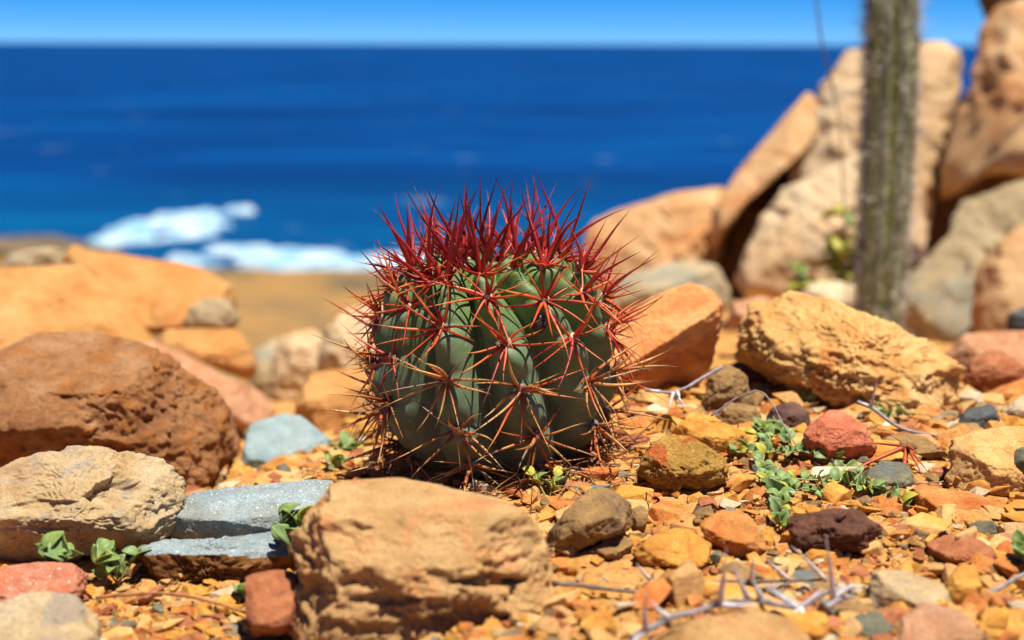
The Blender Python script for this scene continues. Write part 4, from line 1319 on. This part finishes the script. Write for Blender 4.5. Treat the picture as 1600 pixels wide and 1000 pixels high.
def tube_mesh(name, pts, rads, M=7):
    V, F, n, M = tube(pts, rads, M)
    bm = bmesh.new()
    vs_ = [bm.verts.new(v) for v in V[:-2]]
    for f in F:
        bm.faces.new([vs_[i] for i in f])
    bm.faces.new([vs_[j] for j in range(M)][::-1])
    bm.faces.new([vs_[(n - 1) * M + j] for j in range(M)])
    me = bpy.data.meshes.new(name)
    bm.to_mesh(me)
    bm.free()
    for p in me.polygons:
        p.use_smooth = True
    return me

def resample(pts, n):
    pts = np.array(pts, float)
    d = np.concatenate([[0], np.cumsum(np.linalg.norm(np.diff(pts, axis=0), axis=1))])
    t = np.linspace(0, d[-1], n)
    out = np.stack([np.interp(t, d, pts[:, i]) for i in range(3)], 1)
    for _ in range(2):
        out[1:-1] = 0.25 * out[:-2] + 0.5 * out[1:-1] + 0.25 * out[2:]
    return out, d[-1]

def put_leaf(parent, base, pos, direc, L, mt, rng):
    d = norm(direc)
    upn = np.array([0, 0, 1.0]) + rng.normal(size=3) * 0.6 + np.array([0, -0.45, 0])
    x = norm(np.cross(d, upn))
    z = np.cross(x, d)
    L = L * rng.uniform(0.7, 1.1)
    o = link('leaf', LEAFM[int(rng.integers(0, 4))], LM[mt], parent, mat_on_object=True)
    w = L * rng.uniform(0.85, 1.12)
    p = np.asarray(pos) - base
    o.matrix_basis = Matrix(((x[0] * w, d[0] * L, z[0] * L, p[0]), (x[1] * w, d[1] * L, z[1] * L, p[1]), (x[2] * w, d[2] * L, z[2] * L, p[2]), (0, 0, 0, 1)))
    return o

def trailing_plant(label, stems, leaf_len, seed, dens=0.011, yellow=0.1, lift=0.004, group=None):
    """stems: lists of pixels where the stem runs over the ground"""
    rng = np.random.default_rng(seed)
    g0 = ground_hit(*stems[0][0])
    base = np.array([g0[0], g0[1], h1(g0[0], g0[1])])
    root = empty('creeping_plant', base)
    tag(root, label, 'plant', group)
    for st in stems:
        pts = []
        for q in st:
            px, py = q[0], q[1]
            if len(q) > 2:
                p = at(px, py, q[2])
            else:
                p = ground_hit(px, py)
                p[2] = h1(p[0], p[1]) + lift + rng.uniform(0, 0.003)
                # stay on the same sight line after the small lift
            pts.append(p)
        P, ln = resample(pts, 24)
        link('stem', tube_mesh('stem', P - base, np.linspace(0.0009, 0.0005, 24), 6), tst.m, root)
        n = max(2, int(ln / dens))
        for i in range(n + 1):
            t = (i + 0.4) / (n + 1) * 23
            a = int(t)
            p = P[a] + (P[min(a + 1, 23)] - P[a]) * (t - a)
            tg = norm(P[min(a + 1, 23)] - P[max(a - 1, 0)])
            sd_ = norm(np.cross(tg, (0, 0, 1)))
            for sgn in (-1, 1):
                if rng.random() < 0.12:
                    continue
                d = sd_ * sgn * rng.uniform(0.4, 1.0) + tg * rng.uniform(-0.5, 0.8) + np.array([0, 0, rng.uniform(0.05, 1.2)])
                mt = 2 if rng.random() < yellow else (0 if rng.random() < 0.65 else 1)
                put_leaf(root, base, p, d, leaf_len * rng.uniform(0.65, 1.15), mt, rng)
    return root

def sprig(label, px, py, hpx, wpx, nleaf, leaf_len, seed, Y=None, yellow=0.12, group=None, upright=0.8):
    rng = np.random.default_rng(seed)
    g0 = ground_hit(px, py) if Y is None else at(px, py, Y)
    base = np.array([g0[0], g0[1], (h1(g0[0], g0[1]) if Y is None else g0[2])])
    root = empty('leafy_sprig', base)
    tag(root, label, 'plant', group)
    hh = hpx / FPX * g0[1]; ww = wpx / FPX * g0[1]
    ns = max(2, nleaf // 6)
    for s_ in range(ns):
        tip = base + np.array([ww * ((s_ + 0.5) / ns - 0.5) + rng.normal() * 0.1 * ww, rng.uniform(-0.3, 0.3) * ww, hh * rng.uniform(0.6, 0.9)])
        b0 = base + np.array([ww * 0.15 * rng.normal(), 0, -0.001])
        P, ln = resample([b0, (b0 + tip) / 2 + np.array([0, 0, 0.1 * hh]), tip], 10)
        link('stem', tube_mesh('stem', P - base, np.linspace(0.0008, 0.0004, 10), 6), tst.m, root)
        for i in range(nleaf // ns):
            k = int(rng.integers(3, 10))
            an = rng.uniform(0, 6.28)
            d = np.array([math.cos(an), math.sin(an), rng.uniform(0.2, 0.5) + upright * rng.uniform(0, 1)])
            mt = 2 if rng.random() < yellow else (0 if rng.random() < 0.45 else 1)
            put_leaf(root, base, P[k], d, leaf_len * rng.uniform(0.7, 1.15), mt, rng)
    return root

trailing_plant('creeping plant with rounded grey-green leaves trailing between the right-hand stones',
    [[(1100, 636), (1150, 632), (1210, 625), (1270, 622), (1330, 622)],
     [(1180, 700), (1200, 690), (1222, 700), (1232, 712)],
     [(1140, 722), (1200, 722), (1260, 728), (1320, 738)],
     [(1190, 760), (1230, 768), (1290, 772), (1350, 776), (1390, 788), (1420, 810)],
     [(1218, 780), (1216, 810), (1220, 850)],
     [(1262, 645), (1290, 634), (1320, 628)],
     [(1190, 690), (1196, 715), (1190, 745), (1200, 775)],
     [(1205, 775), (1240, 790), (1290, 785)],
     [(1300, 745), (1330, 760), (1370, 780)],
     [(1350, 655), (1380, 665), (1420, 668)]],
    0.0112, 5, dens=0.0058, lift=0.006, yellow=0.08)
sprig('tiny sprig with yellow-green leaves at the foot of the barrel cactus', 858, 782, 44, 62, 15, 0.0125, 8, yellow=0.35)
sprig('leafy sprig with a tall upright leaf beside the cream-grey boulder', 182, 915, 66, 70, 26, 0.014, 9, yellow=0.05, upright=1.2)
sprig('low sprig with broad leaves behind the rosy stone', 95, 888, 42, 66, 14, 0.015, 10, Y=0.84, yellow=0.1)
sprig('dark green sprig in the gap between slate slab and tan-orange block', 455, 862, 72, 44, 18, 0.017, 11, Y=0.855, yellow=0.05, upright=1.2)
sprig('pair of fresh green leaves beside the red-brown block', 374, 946, 26, 18, 6, 0.011, 12, upright=1.4)
sprig('small green sprig between the rosy flat stone and the orange-tan lump', 1598, 900, 44, 34, 10, 0.015, 13, upright=1.4)
sprig('out-of-focus green seedling on the soil left of the barrel cactus', 545, 716, 30, 40, 12, 0.013, 14, yellow=0.2)
sprig('faint green tuft at the corner of the teal slate rock', 528, 745, 22, 26, 8, 0.011, 15, yellow=0.2)

# ------------------------------------------------------------------ twigs and thorns
def twig_mat(name, c1, c2):
    t = NT(name)
    v = t.coords()
    t.lk(t.ramp(t.noise(v, 180, 5, 0.65), [(0.35, c1), (0.65, c2)]), t.b.inputs['Base Color'])
    t.b.inputs['Roughness'].default_value = 0.7
    t.lk(t.bump(t.noise(v, 700, 4), 0.4, 0.0006), t.b.inputs['Normal'])
    return t.m
TW_GREY = twig_mat('weathered_grey_bark', H('6a6064'), H('9c9294'))
TW_DARK = twig_mat('dark_dry_bark', H('4a3e38'), H('786a60'))
TW_THORN = twig_mat('bleached_thorn', H('a09a9c'), H('d6d2d0'))
TW_BROWN = twig_mat('brown_dry_stem', H('7a4a24'), H('a87444'))

def px_line(q, Y0, dY=0.0):
    return [at(p[0], p[1], (p[2] if len(p) > 2 else Y0) + dY) for p in q]

def twig(label, lines, thorns, Y0, mat, rad=0.0016, trad=0.0012, name='thorny_twig', tmat=None, cat='twig', dY=0.0):
    first = px_line(lines[0], Y0, dY)
    base = np.array(first[0])
    root = empty(name, base)
    tag(root, label, cat)
    rng = np.random.default_rng(len(label))
    for li, q in enumerate(lines):
        P, ln = resample(px_line(q, Y0, dY), 26)
        P = P + 0.0007 * np.stack([fbm(P * 60 + i, 2, i + li) for i in range(3)], 1)
        rr = np.linspace(rad, rad * 0.6, 26) * (1 + 0.35 * fbm(P * 160, 2, 7))
        link('stem' if li == 0 else 'branch', tube_mesh('stem', P - base, rr, 8), mat, root)
    for q in thorns:
        a, b = px_line(q, Y0, dY)
        P, ln = resample([a, (a + b) / 2 + rng.normal(size=3) * 0.0006, b], 8)
        rr = trad * (1 - np.linspace(0, 1, 8) ** 1.2) + 0.0001
        link('thorn', tube_mesh('thorn', P - base, rr, 7), tmat or TW_THORN, root)
    return root

twig('bleached thorn twig sprawled over the soil with long paired white spikes',
     [[(985, 1000, .70), (1010, 985, .70), (1050, 962, .705), (1105, 950, .71), (1125, 942, .715), (1190, 936, .72)],
      [(1195, 915, .735), (1230, 938, .73), (1250, 950, .73), (1290, 925, .735), (1335, 918, .74)],
      [(1290, 950, .73), (1310, 938, .735), (1332, 932, .74), (1322, 918, .74)],
      [(1185, 937, .72), (1215, 945, .722), (1252, 951, .73)]],
     [[(1008, 985, .70), (1010, 925, .69)], [(1046, 966, .705), (1015, 935, .70)], [(1124, 945, .715), (1135, 855, .70)], [(1168, 935, .72), (1143, 878, .71)],
      [(1188, 932, .72), (1175, 905, .715)], [(1008, 985, .70), (985, 1010, .69)],
      [(1252, 952, .73), (1230, 970, .72)], [(1252, 950, .73), (1285, 918, .74)], [(1250, 950, .73), (1256, 966, .72)],
      [(1302, 936, .735), (1290, 838, .72)], [(1300, 936, .735), (1335, 915, .735)], [(1252, 952, .73), (1195, 917, .725)], [(1124, 945, .715), (1186, 946, .71)]],
     0.72, TW_GREY, rad=0.0019, trad=0.0018, dY=-0.022)
twig('dark grey dead branch with a few thorns lying flat behind the bleached twig',
     [[(1040, 910, .775), (1090, 912, .775), (1140, 910, .775), (1200, 908, .775), (1260, 907, .775), (1290, 905, .775)],
      [(862, 910, .775), (900, 915, .775), (960, 922, .77), (1020, 928, .768), (1090, 928, .768), (1130, 925, .768)],
      [(1108, 912, .775), (1098, 935, .77), (1090, 955, .765)], [(1230, 908, .775), (1212, 935, .765), (1200, 958, .76)]],
     [[(1175, 908, .775), (1178, 870, .77)], [(1232, 906, .775), (1194, 872, .765)], [(1290, 908, .775), (1235, 852, .765)], [(1015, 905, .775), (995, 880, .77)]],
     0.775, TW_DARK, rad=0.0014, trad=0.0013, dY=-0.018)
twig('white forked thorn leaning out of the dark gap beside the wedge rock',
     [[(1128, 573, 1.12), (1095, 592, 1.11), (1072, 606, 1.10), (1050, 615, 1.095), (1008, 610, 1.09)]],
     [[(1052, 614, 1.095), (1072, 640, 1.085)], [(1052, 614, 1.095), (1045, 640, 1.085)], [(1030, 612, 1.09), (1004, 605, 1.08)], [(1058, 612, 1.095), (1062, 622, 1.07)]],
     1.10, TW_GREY, rad=0.0017, trad=0.0016)
twig('grey thorn twig standing against the front of the golden slab',
     [[(1340, 628, 1.10), (1362, 636, 1.10), (1385, 655, 1.09), (1410, 672, 1.08), (1465, 682, 1.07)]],
     [[(1361, 636, 1.10), (1371, 588, 1.085)], [(1363, 637, 1.10), (1342, 628, 1.09)]],
     1.09, TW_GREY, rad=0.0018, trad=0.0015)
twig('thin bent dry grass stalk over the trailing leaves',
     [[(1112, 650, 1.06), (1150, 622, 1.06), (1178, 612, 1.055), (1192, 610, 1.05), (1205, 628, 1.045), (1225, 665, 1.03), (1243, 694, 1.02)]], [], 1.05, TW_GREY, rad=0.0007, name='dry_stalk', cat='stalk')
twig('thin pale stalk lying below the fallen red spine cluster',
     [[(1338, 760, .965), (1362, 752, .965), (1400, 756, .96), (1440, 754, .96), (1475, 752, .96)]], [], .96, TW_GREY, rad=0.0006, name='dry_stalk', cat='stalk')
twig('short dark dead sprig beside the crumbly ochre stone',
     [[(1132, 758, .96), (1150, 772, .955), (1174, 794, .945)], [(1134, 760, .96), (1136, 790, .95)]], [], .955, TW_DARK, rad=0.0006, name='dry_stalk', cat='stalk')
twig('brown runner stem curving over the soil in front of the rust slab',
     [[(150, 934, .79), (190, 930, .79), (250, 926, .79), (300, 932, .785), (345, 944, .78), (388, 960, .77)]], [], .79, TW_BROWN, rad=0.0012, name='dry_runner', cat='twig')
twig('crooked grey root end at the right, by the orange-tan lump',
     [[(1505, 955, .745), (1530, 938, .75), (1560, 920, .755), (1585, 905, .76), (1640, 880, .77)]], [], .75, TW_GREY, rad=0.0019, name='dry_twig')
twig('thin dark twig hanging in front of the sky beside the columnar cactus',
     [[(1270, -60, 2.3), (1277, 10, 2.3), (1281, 60, 2.3), (1298, 120, 2.32), (1312, 190, 2.34), (1318, 300, 2.36), (1322, 470, 2.38)]], [], 2.3, TW_DARK, rad=0.0016, name='dry_twig')

# fallen cluster of red spines, and litter of old spines round the cactus foot
t = NT('fallen_spine_red')
vv_ = t.coords()
t.lk(t.ramp(t.noise(vv_, 90, 4), [(0.35, H('8a3018')), (0.65, H('b85a28'))]), t.b.inputs['Base Color'])
t.b.inputs['Roughness'].default_value = 0.5
def fallen_cluster():
    c = at(1417, 697, 1.0)
    root = empty('fallen_spine_cluster', c)
    tag(root, 'fallen cluster of stiff red-orange cactus spines lying on the grey-green stone', 'spines')
    Vc, Fc = ico(3)
    P = Vc * np.array([0.006, 0.004, 0.005])
    P = P + norm_rows(P) * (0.002 * fbm(Vc * 3, 3, 4))[:, None]
    link('areole', mesh_np('areole', P, Fc), MAT['umber'], root)
    for tip, w in (((1326, 738, .975), 2.1), ((1407, 770, .955), 2.0), ((1350, 692, .995), 1.5), ((1442, 745, .965), 1.2), ((1450, 738, .97), 1.0), ((1393, 681, 1.0), .8), ((1432, 706, .97), 1.6), ((1340, 728, 1.0), 1.4)):
        b = at(*tip)
        Q, _ = resample([c, (b + c) / 2 + np.array([0, 0, 0.0006]), b], 8)
        link('spine', tube_mesh('spine', Q - c, 0.0009 * w * (1 - np.linspace(0, 1, 8) ** 1.6) + 0.0001, 7), t.m, root)
fallen_cluster()

def litter():
    rng = np.random.default_rng(31)
    Vs, Fs, n0 = [], [], 0
    for i in range(420):
        an = rng.uniform(-2.6, 2.0)
        rr = 0.055 + abs(rng.normal()) * 0.035
        if rng.random() < 0.5:
            an = rng.normal() * 0.55 + 1.0
        x = CX + rr * math.sin(an); y = CY - rr * math.cos(an)
        z = h1(x, y) + rng.uniform(0.001, 0.009)
        L = rng.uniform(0.010, 0.034)
        d = norm(np.array([rng.normal(), rng.normal(), rng.normal() * 0.28]))
        a = np.array([x, y, z])
        V, F, n, M = tube([a, a + d * L * 0.5 + np.array([0, 0, 0.001]), a + d * L], [0.0006, 0.0005, 0.0001], 4)
        V = V[:-2]
        Vs.append(V); Fs.append(np.array(F) + n0); n0 += len(V)
    t = NT('dry_straw_litter')
    tc = t.node('ShaderNodeTexCoord').outputs['Object']
    t.lk(t.ramp(t.noise(tc, 60, 3), [(0.35, H('5a3820')), (0.5, H('96622e')), (0.68, H('b09070'))]), t.b.inputs['Base Color'])
    t.b.inputs['Roughness'].default_value = 0.8
    o = link('dry_litter', mesh_np('dry_litter', np.concatenate(Vs), np.concatenate(Fs)), t.m)
    o['kind'] = 'stuff'
    tag(o, 'dry brown litter of old spines and straw round the cactus foot', 'litter')
litter()

# ------------------------------------------------------------------ columnar cactus behind
def columnar():
    Y0 = 2.2
    line = [(1372, 520), (1374, 470), (1380, 380), (1387, 240), (1392, 100), (1395, -40), (1398, -260)]
    P, ln = resample([at(p[0], p[1], Y0) for p in line], 90)
    g = h1(P[0][0], Y0)
    base = np.array([P[0][0], Y0, g])
    P[0][2] = min(P[0][2], g - 0.01)
    root = empty('columnar_cactus', base)
    tag(root, 'tall grey-green columnar cactus with bristly ribs in front of the boulders', 'cactus')
    NRB, per = 8, 10
    M = NRB * per
    V, F = [], []
    prof_w = np.interp(np.arange(90), [0, 20, 45, 80, 89], [0.030, 0.034, 0.035, 0.034, 0.02])
    for i in range(90):
        for j in range(M):
            an = 2 * math.pi * j / M + 0.35
            c = abs(math.cos(0.5 * NRB * (an - 0.35)))
            r = prof_w[i] * (0.70 + 0.30 * c ** 0.8)
            V.append(P[i] - base + np.array([math.sin(an) * r, -math.cos(an) * r, 0]))
    for i in range(89):
        for j in range(M):
            F.append((i * M + j, i * M + (j + 1) % M, (i + 1) * M + (j + 1) % M, (i + 1) * M + j))
    t = NT('columnar_cactus_skin')
    tc = t.node('ShaderNodeTexCoord').outputs['Object']
    t.lk(t.ramp(t.noise(tc, 18, 5), [(0.35, H('788c50')), (0.65, H('a2b66c'))]), t.b.inputs['Base Color'])
    t.b.inputs['Roughness'].default_value = 0.6
    link('stem', mesh_np('stem', np.array(V), np.array(F)), t.m, root)
    rng = np.random.default_rng(3)
    Vs, Fs, n0 = [], [], 0
    for k in range(NRB):
        an = 2 * math.pi * k / NRB + 0.35
        out = np.array([math.sin(an), -math.cos(an), 0])
        side = np.array([math.cos(an), math.sin(an), 0])
        for i in np.arange(1, 88, 1.0):
            ii = int(i)
            q = P[ii] - base + out * prof_w[ii]
            for s_ in range(14):
                d = norm(out * rng.uniform(0.3, 1) + side * rng.normal() * 0.9 + np.array([0, 0, rng.normal() * 0.7]))
                L = rng.uniform(0.009, 0.022) if s_ > 1 else rng.uniform(0.02, 0.045)
                V_, F_, n, M_ = tube([q, q + d * L * 0.5, q + d * L], [0.0007, 0.0005, 0.0001], 3)
                V_ = V_[:-2]
                Vs.append(V_); Fs.append(np.array(F_) + n0); n0 += len(V_)
    t2 = NT('pale_grey_bristles')
    tc2 = t2.node('ShaderNodeTexCoord').outputs['Object']
    t2.lk(t2.ramp(t2.noise(tc2, 30, 3), [(0.4, H('8a8474')), (0.6, H('d4d0c4'))]), t2.b.inputs['Base Color'])
    o = link('bristles', mesh_np('bristles', np.concatenate(Vs), np.concatenate(Fs)), t2.m, root)
    o['kind'] = 'stuff'
columnar()

def shrub(label, px, py, wpx, hpx, Y, nst, nlf, seed):
    rng = np.random.default_rng(seed)
    b = at(px, py, Y)
    b[2] = min(b[2], h1(b[0], Y) + 0.02)
    root = empty('thin_shrub', b)
    tag(root, label, 'shrub')
    W = wpx / FPX * Y; Hh = hpx / FPX * Y
    for s_ in range(nst):
        tip = np.array([rng.uniform(-0.5, 0.5) * W, rng.uniform(-0.15, 0.15) * W, Hh * rng.uniform(0.55, 1.0)])
        Q, ln = resample([np.zeros(3), tip * np.array([0.3, 0.5, 0.5]), tip], 14)
        link('stem', tube_mesh('stem', Q, np.linspace(0.0022, 0.0008, 14), 6), TW_BROWN, root)
        for i in range(nlf // nst):
            k = int(rng.integers(5, 14))
            an = rng.uniform(0, 6.28)
            put_leaf(root, np.zeros(3), Q[k] + rng.normal(size=3) * 0.004, np.array([math.cos(an), math.sin(an), rng.uniform(-0.2, 0.8)]), rng.uniform(0.024, 0.042), 2 if rng.random() < 0.55 else 1, rng)
shrub('thin yellow-green shrub growing up the face of the pale wedge boulder', 1318, 480, 70, 215, 2.55, 6, 84, 5)
shrub('low sparse shrub at the foot of the pale wedge boulder', 1255, 485, 60, 110, 2.62, 4, 36, 6)
